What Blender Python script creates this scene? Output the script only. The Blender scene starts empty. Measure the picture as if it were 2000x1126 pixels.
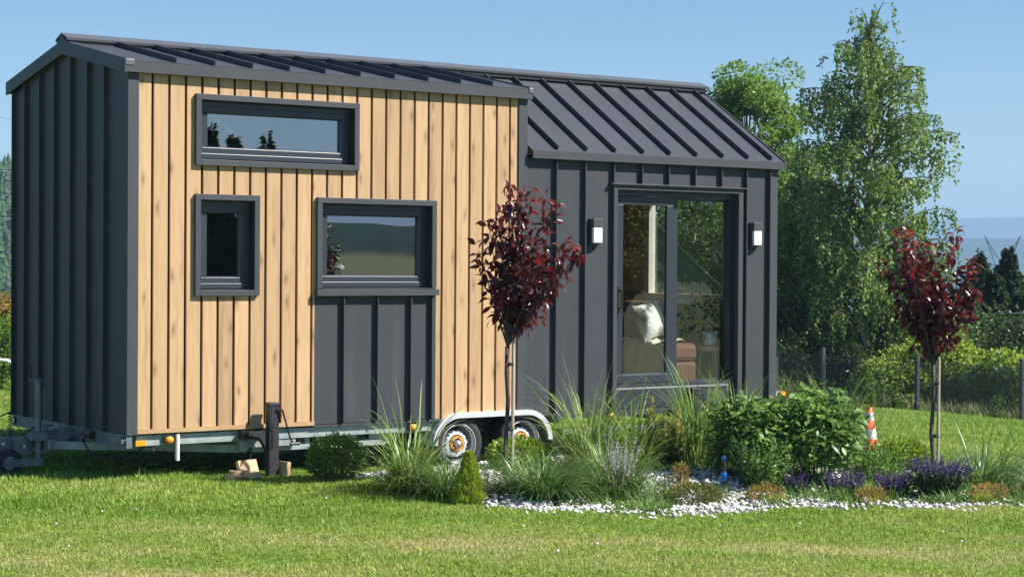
import bpy, bmesh, math, random
import numpy as np
from mathutils import Vector, Matrix, noise as mnoise
R = math.radians
rnd = random.Random(7)
nr = np.random.default_rng(11)
scene = bpy.context.scene
C = scene.collection

# ------------------------------------------------------------------ camera
YAW, PITCH, ROLL, F = 0.6149, -0.0128, 0.0069, 3709.5
CAM = Vector((-6.2086, -14.0967, 1.3719))
fw = Vector((math.sin(YAW)*math.cos(PITCH), math.cos(YAW)*math.cos(PITCH), math.sin(PITCH)))
rt = Vector((math.cos(YAW), -math.sin(YAW), 0)); up = rt.cross(fw)
rt2 = rt*math.cos(ROLL) + up*math.sin(ROLL); up2 = -rt*math.sin(ROLL) + up*math.cos(ROLL)
cd = bpy.data.cameras.new('camera'); cam = bpy.data.objects.new('camera', cd); C.objects.link(cam)
cam.matrix_world = Matrix(((rt2.x, up2.x, -fw.x, CAM.x), (rt2.y, up2.y, -fw.y, CAM.y), (rt2.z, up2.z, -fw.z, CAM.z), (0, 0, 0, 1)))
cd.sensor_width = 36; cd.lens = 36*F/2000; cd.clip_start = .1; cd.clip_end = 40000
scene.camera = cam

# ------------------------------------------------------------------ light
SUN_EL, SUN_AZ = R(43), R(134)           # azimuth clockwise from +Y
w = bpy.data.worlds.new('World'); scene.world = w; w.use_nodes = True
wn = w.node_tree; wn.nodes.clear()
sk = wn.nodes.new('ShaderNodeTexSky'); sk.sky_type = 'NISHITA'; sk.sun_disc = False
sk.sun_elevation = SUN_EL; sk.sun_rotation = SUN_AZ; sk.altitude = 600
sk.air_density = 1.0; sk.dust_density = 0.05; sk.ozone_density = 3.0
bg = wn.nodes.new('ShaderNodeBackground'); bg.inputs[1].default_value = 0.066
wo = wn.nodes.new('ShaderNodeOutputWorld')
hs = wn.nodes.new('ShaderNodeHueSaturation'); hs.inputs['Saturation'].default_value = 1.25; wn.links.new(sk.outputs[0], hs.inputs['Color']); wn.links.new(hs.outputs[0], bg.inputs[0]); wn.links.new(bg.outputs[0], wo.inputs[0])
sl = bpy.data.lights.new('sun', 'SUN'); sl.energy = 5.0; sl.angle = R(0.5); sl.color = (1, .955, .88)
so = bpy.data.objects.new('sun', sl); C.objects.link(so)
sd = Vector((math.sin(SUN_AZ)*math.cos(SUN_EL), math.cos(SUN_AZ)*math.cos(SUN_EL), math.sin(SUN_EL)))
so.rotation_euler = sd.to_track_quat('Z', 'Y').to_euler(); so.location = (10, -10, 20)
vs = scene.view_settings
scene.display_settings.display_device = 'sRGB'
vs.view_transform = 'Standard'; vs.look = 'None'; vs.gamma = 1; vs.use_curve_mapping = False; vs.exposure = 0.93
cy = scene.cycles
cy.max_bounces = 8; cy.diffuse_bounces = 3; cy.glossy_bounces = 3; cy.transmission_bounces = 4
cy.transparent_max_bounces = 12; cy.volume_bounces = 0
cy.use_denoising = True

# ------------------------------------------------------------------ materials
def nt(name):
    m = bpy.data.materials.new(name); m.use_nodes = True
    t = m.node_tree; b = t.nodes['Principled BSDF']
    return m, t, b
def N(t, k, **kw):
    n = t.nodes.new(k)
    for a, v in kw.items():
        if a.startswith('i_'):
            n.inputs[a[2:].replace('_', ' ')].default_value = v
        else: setattr(n, a, v)
    return n
def L(t, a, b): t.links.new(a, b)
def ramp(t, fac, stops, interp='LINEAR'):
    n = t.nodes.new('ShaderNodeValToRGB'); n.color_ramp.interpolation = interp
    e = n.color_ramp.elements
    while len(e) < len(stops): e.new(.5)
    for el, (p_, c_) in zip(e, stops):
        el.position = p_; el.color = (*c_, 1) if len(c_) == 3 else c_
    if fac is not None: L(t, fac, n.inputs[0])
    return n
def noise_n(t, vec, scale, detail=3, rough=.55):
    n = t.nodes.new('ShaderNodeTexNoise'); n.inputs['Scale'].default_value = scale
    n.inputs['Detail'].default_value = detail; n.inputs['Roughness'].default_value = rough
    if vec is not None: L(t, vec, n.inputs['Vector'])
    return n
def bump(t, b, h, strength, dist=.01):
    n = t.nodes.new('ShaderNodeBump'); n.inputs['Strength'].default_value = strength; n.inputs['Distance'].default_value = dist
    L(t, h, n.inputs['Height']); L(t, n.outputs[0], b.inputs['Normal']); return n
def wpos(t): return t.nodes.new('ShaderNodeNewGeometry').outputs['Position']
def scaled(t, v, s):
    n = t.nodes.new('ShaderNodeMapping'); n.inputs['Scale'].default_value = s; L(t, v, n.inputs[0]); return n.outputs[0]

def simple(name, col, rough=.5, metal=0, var=.08, vscale=6, bmp=0, bscale=200, spec=.5):
    m, t, b = nt(name)
    v = wpos(t); n = noise_n(t, v, vscale, 4)
    c = tuple(x*(1-var) for x in col); d = tuple(min(1, x*(1+var)) for x in col)
    r = ramp(t, n.outputs[0], [(.3, c), (.7, d)])
    L(t, r.outputs[0], b.inputs['Base Color'])
    b.inputs['Roughness'].default_value = rough; b.inputs['Metallic'].default_value = metal
    b.inputs['Specular IOR Level'].default_value = spec
    if bmp:
        n2 = noise_n(t, v, bscale, 2); bump(t, b, n2.outputs[0], bmp, .002)
    return m
def metal_sheet(name, col):
    m, t, b = nt(name); v = wpos(t)
    n1 = noise_n(t, v, 1.3, 3); n2 = noise_n(t, v, 260, 2, .6); n3 = noise_n(t, scaled(t, v, (1, 1, .5)), 4.5, 2)
    oi = t.nodes.new('ShaderNodeObjectInfo')
    ad = N(t, 'ShaderNodeMath', operation='MULTIPLY_ADD'); L(t, oi.outputs['Random'], ad.inputs[0]); ad.inputs[1].default_value = .25; L(t, n1.outputs[0], ad.inputs[2])
    r = ramp(t, ad.outputs[0], [(.3, tuple(x*.92 for x in col)), (.95, tuple(x*1.1 for x in col))])
    mx = N(t, 'ShaderNodeMix', data_type='RGBA', blend_type='MULTIPLY'); mx.inputs[0].default_value = .5
    r2 = ramp(t, n2.outputs[0], [(.3, (.72, .72, .72)), (.7, (1.25, 1.25, 1.25))])
    L(t, r.outputs[0], mx.inputs[6]); L(t, r2.outputs[0], mx.inputs[7])
    # dust: faint rain streaks, a little more towards the foot of the wall
    ds = noise_n(t, scaled(t, v, (9, 9, .55)), 1.0, 5, .65); dr = ramp(t, ds.outputs[0], [(.5, (0, 0, 0)), (.8, (1, 1, 1))])
    sz = t.nodes.new('ShaderNodeSeparateXYZ'); L(t, v, sz.inputs[0]); mz = N(t, 'ShaderNodeMapRange'); L(t, sz.outputs[2], mz.inputs[0]); mz.inputs[1].default_value = .7; mz.inputs[2].default_value = 0; mz.inputs[3].default_value = .12; mz.inputs[4].default_value = .4
    md_ = N(t, 'ShaderNodeMath', operation='MULTIPLY'); L(t, dr.outputs[0], md_.inputs[0]); L(t, mz.outputs[0], md_.inputs[1])
    mdx = N(t, 'ShaderNodeMix', data_type='RGBA'); L(t, md_.outputs[0], mdx.inputs[0]); L(t, mx.outputs[2], mdx.inputs[6]); mdx.inputs[7].default_value = (.16, .15, .135, 1); L(t, mdx.outputs[2], b.inputs['Base Color'])
    b.inputs['Roughness'].default_value = .5; b.inputs['Specular IOR Level'].default_value = .3
    b1 = t.nodes.new('ShaderNodeBump'); b1.inputs['Strength'].default_value = .35; b1.inputs['Distance'].default_value = .0008
    L(t, n2.outputs[0], b1.inputs['Height'])
    b2 = t.nodes.new('ShaderNodeBump'); b2.inputs['Strength'].default_value = .6; b2.inputs['Distance'].default_value = .006
    L(t, n3.outputs[0], b2.inputs['Height']); L(t, b1.outputs[0], b2.inputs['Normal']); L(t, b2.outputs[0], b.inputs['Normal'])
    return m
def wood_board(name, a, bcol, dark, axis='z', knots=True):
    m, t, b = nt(name)
    tc = t.nodes.new('ShaderNodeTexCoord'); oi = t.nodes.new('ShaderNodeObjectInfo')
    of = N(t, 'ShaderNodeVectorMath', operation='SCALE'); of.inputs[0].default_value = (17, 31, 53); L(t, oi.outputs['Random'], of.inputs['Scale'])
    ad = N(t, 'ShaderNodeVectorMath', operation='ADD'); L(t, wpos(t), ad.inputs[0]); L(t, of.outputs[0], ad.inputs[1])
    s = {'z': (26, 26, 1.6), 'x': (1.6, 26, 26), 'y': (26, 1.6, 26)}[axis]
    sk_ = {'z': (6.5, 6.5, 2.3), 'x': (2.3, 6.5, 6.5), 'y': (6.5, 2.3, 6.5)}[axis]
    # bend the grain a little
    wn_ = noise_n(t, ad.outputs[0], 2.2, 2)
    sub = N(t, 'ShaderNodeVectorMath', operation='MULTIPLY_ADD'); L(t, wn_.outputs['Color'], sub.inputs[0]); sub.inputs[1].default_value = (.09, .09, .09); L(t, ad.outputs[0], sub.inputs[2])
    g1 = noise_n(t, scaled(t, sub.outputs[0], s), 1.0, 5, .6)
    r = ramp(t, g1.outputs[0], [(.28, bcol), (.5, a), (.75, tuple(min(1, x*1.12) for x in a))])
    out = r.outputs[0]
    if knots:
        vo = t.nodes.new('ShaderNodeTexVoronoi'); vo.voronoi_dimensions = '2D'; vo.inputs['Scale'].default_value = 1; vo.inputs['Randomness'].default_value = 1
        s3 = t.nodes.new('ShaderNodeSeparateXYZ'); L(t, scaled(t, sub.outputs[0], sk_), s3.inputs[0]); c3 = t.nodes.new('ShaderNodeCombineXYZ')
        L(t, s3.outputs[{'z': 0, 'x': 0, 'y': 1}[axis]], c3.inputs[0]); L(t, s3.outputs[2], c3.inputs[1]); L(t, c3.outputs[0], vo.inputs['Vector'])
        rk = ramp(t, vo.outputs['Distance'], [(.0, (.9, .9, .9)), (.05, (.7, .7, .7)), (.10, (.35, .35, .35)), (.22, (0, 0, 0))])
        # only some cells carry a knot
        sp = t.nodes.new('ShaderNodeSeparateColor'); L(t, vo.outputs['Color'], sp.inputs[0])
        gt = N(t, 'ShaderNodeMapRange'); L(t, sp.outputs[0], gt.inputs[0]); gt.inputs[1].default_value = .2; gt.inputs[2].default_value = .7; gt.inputs[3].default_value = 0; gt.inputs[4].default_value = .85
        mu = N(t, 'ShaderNodeMath', operation='MULTIPLY'); L(t, rk.outputs[0], mu.inputs[0]); L(t, gt.outputs[0], mu.inputs[1])
        st = noise_n(t, scaled(t, ad.outputs[0], tuple(x*.28 for x in s)), 1.0, 4, .7)
        rs = ramp(t, st.outputs[0], [(.56, (0, 0, 0)), (.74, (.42, .42, .42))])
        mxx = N(t, 'ShaderNodeMath', operation='MAXIMUM'); L(t, mu.outputs[0], mxx.inputs[0]); L(t, rs.outputs[0], mxx.inputs[1])
        mx = N(t, 'ShaderNodeMix', data_type='RGBA'); L(t, mxx.outputs[0], mx.inputs[0]); L(t, out, mx.inputs[6]); mx.inputs[7].default_value = (*dark, 1)
        out = mx.outputs[2]
    hv = N(t, 'ShaderNodeHueSaturation'); L(t, out, hv.inputs['Color'])
    mr = N(t, 'ShaderNodeMapRange'); L(t, oi.outputs['Random'], mr.inputs[0]); mr.inputs[3].default_value = .84; mr.inputs[4].default_value = 1.08; L(t, mr.outputs[0], hv.inputs['Value'])
    L(t, hv.outputs[0], b.inputs['Base Color'])
    b.inputs['Roughness'].default_value = .55; b.inputs['Specular IOR Level'].default_value = .35
    bump(t, b, g1.outputs[0], .25, .002)
    return m
def glass(name, refl=1.0, tint=(.9, .95, .93)):
    m = bpy.data.materials.new(name); m.use_nodes = True; t = m.node_tree; t.nodes.clear()
    o = t.nodes.new('ShaderNodeOutputMaterial'); tr = t.nodes.new('ShaderNodeBsdfTransparent'); tr.inputs[0].default_value = (*tint, 1)
    gl = t.nodes.new('ShaderNodeBsdfGlossy'); gl.inputs['Roughness'].default_value = 0.0; gl.inputs[0].default_value = (.95, .97, 1, 1)
    # very slight waviness of float glass
    v = wpos(t); n = noise_n(t, v, 1.6, 1); bp = t.nodes.new('ShaderNodeBump'); bp.inputs['Strength'].default_value = .12; bp.inputs['Distance'].default_value = .004
    L(t, n.outputs[0], bp.inputs['Height']); L(t, bp.outputs[0], gl.inputs['Normal'])
    g_ = t.nodes.new('ShaderNodeNewGeometry'); dt = N(t, 'ShaderNodeVectorMath', operation='DOT_PRODUCT'); L(t, g_.outputs['Normal'], dt.inputs[0]); L(t, g_.outputs['Incoming'], dt.inputs[1])
    ab = N(t, 'ShaderNodeMath', operation='ABSOLUTE'); L(t, dt.outputs['Value'], ab.inputs[0])
    om = N(t, 'ShaderNodeMath', operation='SUBTRACT'); om.inputs[0].default_value = 1; L(t, ab.outputs[0], om.inputs[1])
    pw = N(t, 'ShaderNodeMath', operation='POWER'); L(t, om.outputs[0], pw.inputs[0]); pw.inputs[1].default_value = 4
    mu = N(t, 'ShaderNodeMath', operation='MULTIPLY_ADD'); mu.inputs[1].default_value = 1-refl; mu.inputs[2].default_value = refl; mu.use_clamp = True; L(t, pw.outputs[0], mu.inputs[0])
    mx = t.nodes.new('ShaderNodeMixShader'); L(t, mu.outputs[0], mx.inputs[0]); L(t, tr.outputs[0], mx.inputs[1]); L(t, gl.outputs[0], mx.inputs[2]); L(t, mx.outputs[0], o.inputs[0])
    return m
def leafmat(name, c1, c2, c3=None, trans=.35, rough=.45, spec=.4, tcol=None):
    m = bpy.data.materials.new(name); m.use_nodes = True; t = m.node_tree; b = t.nodes['Principled BSDF']; o = t.nodes['Material Output']
    g = t.nodes.new('ShaderNodeNewGeometry'); oi = t.nodes.new('ShaderNodeObjectInfo')
    sm = N(t, 'ShaderNodeMath', operation='ADD'); L(t, g.outputs['Random Per Island'], sm.inputs[0]); L(t, oi.outputs['Random'], sm.inputs[1])
    fr = N(t, 'ShaderNodeMath', operation='FRACT'); L(t, sm.outputs[0], fr.inputs[0])
    st = [(0, c1), (.7, c2)] + ([(1, c3)] if c3 else [])
    r = ramp(t, fr.outputs[0], st)
    n = noise_n(t, g.outputs['Position'], 1.7, 2); hv = N(t, 'ShaderNodeHueSaturation'); L(t, r.outputs[0], hv.inputs['Color'])
    mr = N(t, 'ShaderNodeMapRange'); L(t, n.outputs[0], mr.inputs[0]); mr.inputs[1].default_value = .3; mr.inputs[2].default_value = .7; mr.inputs[3].default_value = .78; mr.inputs[4].default_value = 1.2; L(t, mr.outputs[0], hv.inputs['Value'])
    L(t, hv.outputs[0], b.inputs['Base Color']); b.inputs['Roughness'].default_value = rough; b.inputs['Specular IOR Level'].default_value = spec
    tl = t.nodes.new('ShaderNodeBsdfTranslucent')
    if tcol: tl.inputs[0].default_value = (*tcol, 1)
    else:
        h2 = N(t, 'ShaderNodeHueSaturation'); h2.inputs['Value'].default_value = 1.5; h2.inputs['Hue'].default_value = .485; L(t, hv.outputs[0], h2.inputs['Color']); L(t, h2.outputs[0], tl.inputs[0])
    mx = t.nodes.new('ShaderNodeMixShader'); mx.inputs[0].default_value = trans
    L(t, b.outputs[0], mx.inputs[1]); L(t, tl.outputs[0], mx.inputs[2]); L(t, mx.outputs[0], o.inputs[0])
    return m

M = {}
M['sheet'] = metal_sheet('anthracite_sheet', (.052, .057, .066))
M['roof'] = metal_sheet('anthracite_roof_sheet', (.060, .064, .074))
M['trim'] = metal_sheet('anthracite_trim', (.060, .065, .073))
M['frame'] = simple('anthracite_window_frame', (.036, .043, .055), .32, 0, .05, 3, .1, 300)
M['board'] = wood_board('larch_cladding', (.53, .345, .185), (.44, .27, .135), (.19, .09, .038))
M['boardx'] = wood_board('larch_ledge', (.52, .34, .18), (.45, .27, .13), (.2, .09, .03), 'x', False)
M['gap'] = simple('dark_brown_backing', (.016, .009, .006), .9)
M['cap'] = simple('ridge_cap_sheet', (.15, .15, .155), .38, .3, .06, 3, .15, 220)
M['galv'] = simple('galvanised_steel', (.36, .41, .40), .5, .35, .25, 9, .3, 90)
M['galv_dark'] = simple('weathered_galvanised_steel', (.17, .20, .215), .5, .4, .3, 12, .3, 90)
M['under'] = simple('underfloor_board', (.06, .055, .05), .9)
M['black'] = simple('black_plastic', (.018, .018, .02), .45)
M['blacksteel'] = simple('black_painted_steel', (.03, .029, .033), .5, 0, .2, 20)
M['rubber'] = simple('tyre_rubber', (.028, .027, .029), .75, 0, .25, 30, .3, 150)
M['rim'] = simple('silver_rim', (.55, .56, .58), .38, .55, .1, 20)
M['fender'] = simple('zinc_fender', (.82, .84, .86), .28, .35, .06, 12)
M['orange'] = simple('orange_plastic', (.62, .27, .05), .4)
M['amber'] = simple('amber_lens', (.85, .33, .02), .2)
M['white'] = simple('white_plastic', (.8, .8, .8), .4, 0, .03)
M['opal'] = simple('opal_lamp_diffuser', (.86, .86, .9), .3, 0, .02)
M['glass'] = glass('window_glass', .33)
M['glassd'] = glass('door_glass', .14)
M['room'] = wood_board('pine_wall_lining', (.50, .31, .17), (.42, .25, .13), (.16, .07, .03), 'y')
M['room_dark'] = simple('room_lining', (.42, .38, .33), .8)
M['floor'] = wood_board('pine_floor', (.38, .27, .16), (.30, .2, .12), (.16, .1, .05), 'x')
M['pvc'] = simple('white_window_frame', (.56, .54, .48), .35, 0, .03)
M['trunkb'] = simple('birch_bark', (.42, .38, .33), .8, 0, .5, 9)
M['trunk'] = simple('brown_bark', (.09, .07, .055), .9, 0, .4, 12, .5, 60)
M['stem'] = simple('plum_bark', (.075, .058, .055), .8, 0, .3, 30)
M['stake'] = wood_board('grey_stake', (.52, .43, .33), (.42, .34, .26), (.2, .13, .09), 'z', False)
M['offcut'] = wood_board('fresh_timber', (.62, .42, .24), (.54, .34, .18), (.3, .16, .07), 'x', False)
M['birch'] = leafmat('birch_leaves', (.085, .16, .035), (.17, .265, .06), (.30, .39, .12), .45)
M['maple'] = leafmat('maple_leaves', (.09, .18, .03), (.16, .28, .045), (.25, .36, .07), .46)
M['shrubl'] = leafmat('hazel_leaves', (.11, .20, .025), (.22, .33, .04), (.36, .40, .07), .45)
M['darkleaf'] = leafmat('dark_leaves', (.04, .075, .02), (.08, .13, .03), None, .3)
M['conif'] = leafmat('conifer_needles', (.025, .06, .022), (.055, .105, .035), None, .15, .7, .2)
M['plum'] = leafmat('plum_leaves', (.028, .010, .013), (.06, .017, .02), (.12, .032, .028), .36, .28, .6, (.22, .02, .018))
M['azalea'] = leafmat('azalea_leaves', (.07, .16, .025), (.14, .25, .04), None, .3)
M['spirea'] = leafmat('spirea_leaves', (.13, .24, .025), (.24, .35, .04), None, .35)
M['hydra'] = leafmat('hydrangea_leaves', (.07, .16, .03), (.15, .28, .06), (.26, .40, .12), .3, .4, .5)
M['miscan'] = leafmat('silver_grass_blades', (.10, .20, .035), (.19, .31, .065), (.42, .46, .20), .35, .4, .5)
M['fescue'] = leafmat('dark_grass_blades', (.055, .14, .03), (.12, .23, .055), (.30, .37, .15), .3, .35, .5)
M['spruce'] = leafmat('dwarf_spruce_needles', (.20, .33, .025), (.40, .50, .04), (.52, .56, .06), .25, .6, .3)
M['pine'] = leafmat('dwarf_pine_needles', (.08, .14, .035), (.15, .21, .05), (.28, .27, .06), .2, .5)
M['candle'] = leafmat('pine_candles', (.40, .42, .08), (.55, .50, .16), None, .2)
M['lavstem'] = leafmat('grey_spikes', (.30, .32, .30), (.42, .40, .45), None, .3)
M['violet'] = leafmat('violet_flowers', (.06, .028, .13), (.11, .05, .22), None, .35)
M['sage'] = leafmat('sage_leaves', (.045, .085, .03), (.08, .13, .05), None, .25)
M['rust'] = leafmat('rusty_foliage', (.36, .17, .06), (.32, .27, .06), (.12, .17, .03), .35)
M['gold'] = leafmat('golden_foliage', (.26, .30, .03), (.38, .38, .05), None, .35)
M['olive'] = leafmat('olive_foliage', (.10, .14, .03), (.19, .2, .04), (.2, .13, .03), .25)

# ------------------------------------------------------------------ helpers
def tag(o, label=None, cat=None, group=None, kind=None):
    if label: o['label'] = label
    if cat: o['category'] = cat
    if group: o['group'] = group
    if kind: o['kind'] = kind
    return o
def empty(name, loc=(0, 0, 0), label=None, cat=None, group=None, rz=0):
    o = bpy.data.objects.new(name, None); C.objects.link(o); o.location = loc; o.rotation_euler = (0, 0, rz)
    o.empty_display_size = .1
    return tag(o, label, cat, group)
ROOTS = {}
class MB:
    def __init__(s): s.v = []; s.f = []
    def box(s, x0, x1, y0, y1, z0, z1, mat=None):
        i = len(s.v)
        pts = [(x, y, z) for z in (z0, z1) for y in (y0, y1) for x in (x0, x1)]
        if mat is not None: pts = [tuple(mat @ Vector(p_)) for p_ in pts]
        s.v += pts
        s.f += [(i, i+2, i+3, i+1), (i+4, i+5, i+7, i+6), (i, i+1, i+5, i+4), (i+2, i+6, i+7, i+3), (i, i+4, i+6, i+2), (i+1, i+3, i+7, i+5)]
        return s
    def prism(s, poly, axis, a, b):
        """poly: 2-D points in the plane normal to axis; axis 'x','y','z'"""
        i = len(s.v); n = len(poly)
        for t_ in (a, b):
            for (u, v) in poly:
                s.v.append({'x': (t_, u, v), 'y': (u, t_, v), 'z': (u, v, t_)}[axis])
        s.f.append(tuple(range(i, i+n))[::-1]); s.f.append(tuple(range(i+n, i+2*n)))
        for k in range(n): s.f.append((i+k, i+(k+1) % n, i+n+(k+1) % n, i+n+k))
        return s
    def tube(s, pts, r, n=8, cap=True):
        pts = [Vector(p_) for p_ in pts]; rs = r if isinstance(r, (list, tuple)) else [r]*len(pts)
        i = len(s.v); a = None
        for k, p_ in enumerate(pts):
            d = (pts[min(k+1, len(pts)-1)] - pts[max(k-1, 0)])
            if d.length < 1e-9: d = Vector((0, 0, 1))
            d.normalize()
            if a is None:
                a = d.orthogonal().normalized()
            else:
                a = (a - d*a.dot(d));
                a = a.normalized() if a.length > 1e-6 else d.orthogonal().normalized()
            b_ = d.cross(a)
            for j in range(n):
                t_ = 2*math.pi*j/n
                s.v.append(tuple(p_ + (a*math.cos(t_) + b_*math.sin(t_))*rs[k]))
        for k in range(len(pts)-1):
            for j in range(n):
                q = i+k*n; s.f.append((q+j, q+(j+1) % n, q+n+(j+1) % n, q+n+j))
        if cap:
            s.f.append(tuple(range(i, i+n))[::-1]); q = i+(len(pts)-1)*n; s.f.append(tuple(range(q, q+n)))
        return s
    def lathe(s, prof, n=24, mat=None, axis='z'):
        """prof list of (r, h)"""
        i = len(s.v)
        for (r_, h) in prof:
            for j in range(n):
                t_ = 2*math.pi*j/n; c_, d_ = r_*math.cos(t_), r_*math.sin(t_)
                p_ = {'z': (c_, d_, h), 'y': (c_, h, d_), 'x': (h, c_, d_)}[axis]
                if mat is not None: p_ = tuple(mat @ Vector(p_))
                s.v.append(p_)
        for k in range(len(prof)-1):
            for j in range(n):
                q = i+k*n; s.f.append((q+j, q+(j+1) % n, q+n+(j+1) % n, q+n+j))
        return s
    def quad(s, a, b, c, d):
        i = len(s.v); s.v += [tuple(a), tuple(b), tuple(c), tuple(d)]; s.f.append((i, i+1, i+2, i+3)); return s
    def build(s, name, mat, parent=None, smooth=False, kind=None, bevel=0, origin=None, label=None, recalc=True):
        me = bpy.data.meshes.new(name); me.from_pydata(s.v, [], s.f); me.validate()
        if recalc:
            bm = bmesh.new(); bm.from_mesh(me); bmesh.ops.recalc_face_normals(bm, faces=bm.faces); bm.to_mesh(me); bm.free()
        me.materials.append(mat)
        if smooth: me.polygons.foreach_set('use_smooth', [True]*len(me.polygons))
        o = bpy.data.objects.new(name, me); C.objects.link(o)
        if origin is not None:
            me.transform(Matrix.Translation(-Vector(origin))); o.location = origin
        if parent is not None:
            o.parent = parent
            if parent.name in ROOTS: o.matrix_parent_inverse = Matrix.Translation(-Vector(ROOTS[parent.name]))
        if bevel:
            md = o.modifiers.new('bevel', 'BEVEL'); md.width = bevel; md.segments = 2; md.limit_method = 'ANGLE'
        if kind: o['kind'] = kind
        if label: o['label'] = label
        return o
def child_of(o, parent):
    o.parent = parent
def np_mesh(name, V, Fq, mat, parent=None, kind=None, smooth=False, link=True, loc=None):
    """V (n,3) float, Fq (m,k) int"""
    me = bpy.data.meshes.new(name); k = Fq.shape[1]
    me.vertices.add(len(V)); me.vertices.foreach_set('co', np.asarray(V, np.float32).ravel())
    me.loops.add(Fq.size); me.loops.foreach_set('vertex_index', np.asarray(Fq, np.int32).ravel())
    me.polygons.add(len(Fq)); me.polygons.foreach_set('loop_start', np.arange(0, Fq.size, k, dtype=np.int32))
    me.polygons.foreach_set('loop_total', np.full(len(Fq), k, np.int32))
    if smooth: me.polygons.foreach_set('use_smooth', np.ones(len(Fq), bool))
    me.materials.append(mat); me.update(calc_edges=True)
    o = bpy.data.objects.new(name, me)
    if link: C.objects.link(o)
    if parent is not None: o.parent = parent
    if loc is not None: o.location = loc
    if kind: o['kind'] = kind
    return o
def sm(x): 
    x = min(1, max(0, x)); return x*x*(3-2*x)
def ground(x, y):
    z = -.405 - .075*sm((x-1.2)/2.2)
    t = x-9
    z -= .085*(max(0, t) if t > 3 else (0 if t < -3 else (t+3)**2/12))
    r_ = math.hypot(x, y)
    q = 1-((x-4.1)/3.3)**2-((y+1.5)/1.65)**2
    if q > 0: z += .125*sm(q*1.25)
    if r_ > 70: z -= .05*(r_-70)
    return max(z, -46)
def groundv(X, Y):
    return np.array([ground(a, b) for a, b in zip(X, Y)])

# ------------------------------------------------------------------ ground, hills
def lawn_color(t, v, base=False):
    """colour of the turf: lush green with dry, straw coloured patches in bands along the mowing direction"""
    mp = t.nodes.new('ShaderNodeMapping'); mp.vector_type = 'POINT'; mp.inputs['Rotation'].default_value = (0, 0, YAW); L(t, v, mp.inputs[0])
    st = scaled(t, mp.outputs[0], (.42, .85, .2))
    n1 = noise_n(t, st, 1.0, 5, .62)
    sp = t.nodes.new('ShaderNodeSeparateXYZ'); L(t, mp.outputs[0], sp.inputs[0])
    # drier toward the viewer
    mr = N(t, 'ShaderNodeMapRange', interpolation_type='SMOOTHSTEP'); L(t, sp.outputs[1], mr.inputs[0])
    mr.inputs[1].default_value = -1.7; mr.inputs[2].default_value = -3.2; mr.inputs[3].default_value = -.10; mr.inputs[4].default_value = .04
    ad = N(t, 'ShaderNodeMath', operation='ADD'); L(t, n1.outputs[0], ad.inputs[0]); L(t, mr.outputs[0], ad.inputs[1])
    n2 = noise_n(t, v, 4.5, 5, .7)
    mu = N(t, 'ShaderNodeMath', operation='MULTIPLY_ADD'); L(t, n2.outputs[0], mu.inputs[0]); mu.inputs[1].default_value = .34; L(t, ad.outputs[0], mu.inputs[2])
    return mu.outputs[0]
def turf_mat(name, lush1, lush2, dry, grass=True):
    m = bpy.data.materials.new(name); m.use_nodes = True; t = m.node_tree; b = t.nodes['Principled BSDF']; o = t.nodes['Material Output']
    g = t.nodes.new('ShaderNodeNewGeometry'); fac = lawn_color(t, g.outputs['Position'])
    r = ramp(t, fac, [(.44, lush1), (.64, lush2), (.90, dry)])
    col = r.outputs[0]
    if grass:
        oi = t.nodes.new('ShaderNodeObjectInfo')
        sm_ = N(t, 'ShaderNodeMath', operation='ADD'); L(t, g.outputs['Random Per Island'], sm_.inputs[0]); L(t, oi.outputs['Random'], sm_.inputs[1])
        fr = N(t, 'ShaderNodeMath', operation='FRACT'); L(t, sm_.outputs[0], fr.inputs[0])
        mx = N(t, 'ShaderNodeMix', data_type='RGBA', blend_type='MULTIPLY'); mx.inputs[0].default_value = 1
        rr = ramp(t, fr.outputs[0], [(0, (.62, .66, .5)), (.6, (1, 1, 1)), (.85, (1.25, 1.15, 1.0)), (1, (2.1, 1.75, 2.0))])
        L(t, col, mx.inputs[6]); L(t, rr.outputs[0], mx.inputs[7]); col = mx.outputs[2]
    L(t, col, b.inputs['Base Color']); b.inputs['Roughness'].default_value = .5 if grass else .9
    b.inputs['Specular IOR Level'].default_value = .4 if grass else .1
    if grass:
        tl = t.nodes.new('ShaderNodeBsdfTranslucent'); L(t, col, tl.inputs[0])
        ms = t.nodes.new('ShaderNodeMixShader'); ms.inputs[0].default_value = .42
        L(t, b.outputs[0], ms.inputs[1]); L(t, tl.outputs[0], ms.inputs[2]); L(t, ms.outputs[0], o.inputs[0])
    else:
        n = noise_n(t, g.outputs['Position'], 60, 4); bump(t, b, n.outputs[0], .6, .02)
    return m
M['turf'] = turf_mat('lawn_soil', (.075, .13, .02), (.115, .165, .03), (.24, .22, .09), False)
M['blade'] = turf_mat('lawn_blades', (.215, .36, .042), (.32, .445, .078), (.58, .53, .25))

# polar terrain sheet centred on the house
rad = [0]+[i*.5 for i in range(1, 80)]+[40*1.09**i for i in range(1, 64)]
nA = 180; TV = [(3, 0, ground(3, 0))]; TF = []
for r_ in rad[1:]:
    for k in range(nA):
        a = 2*math.pi*k/nA; x, y = 3+r_*math.cos(a), r_*math.sin(a)
        TV.append((x, y, ground(x, y) + (.03*mnoise.noise(Vector((x*.35, y*.35, 3))) if r_ > 9 else 0)))
for k in range(nA): TF.append((0, 1+k, 1+(k+1) % nA))
for j in range(len(rad)-2):
    for k in range(nA):
        a0 = 1+j*nA; TF.append((a0+k, a0+nA+k, a0+nA+(k+1) % nA, a0+(k+1) % nA))
mb = MB(); mb.v = TV; mb.f = TF
terrain = mb.build('ground', M['turf'], smooth=True, recalc=True); tag(terrain, 'green lawn sheet running out to the valley', kind='structure')

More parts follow.
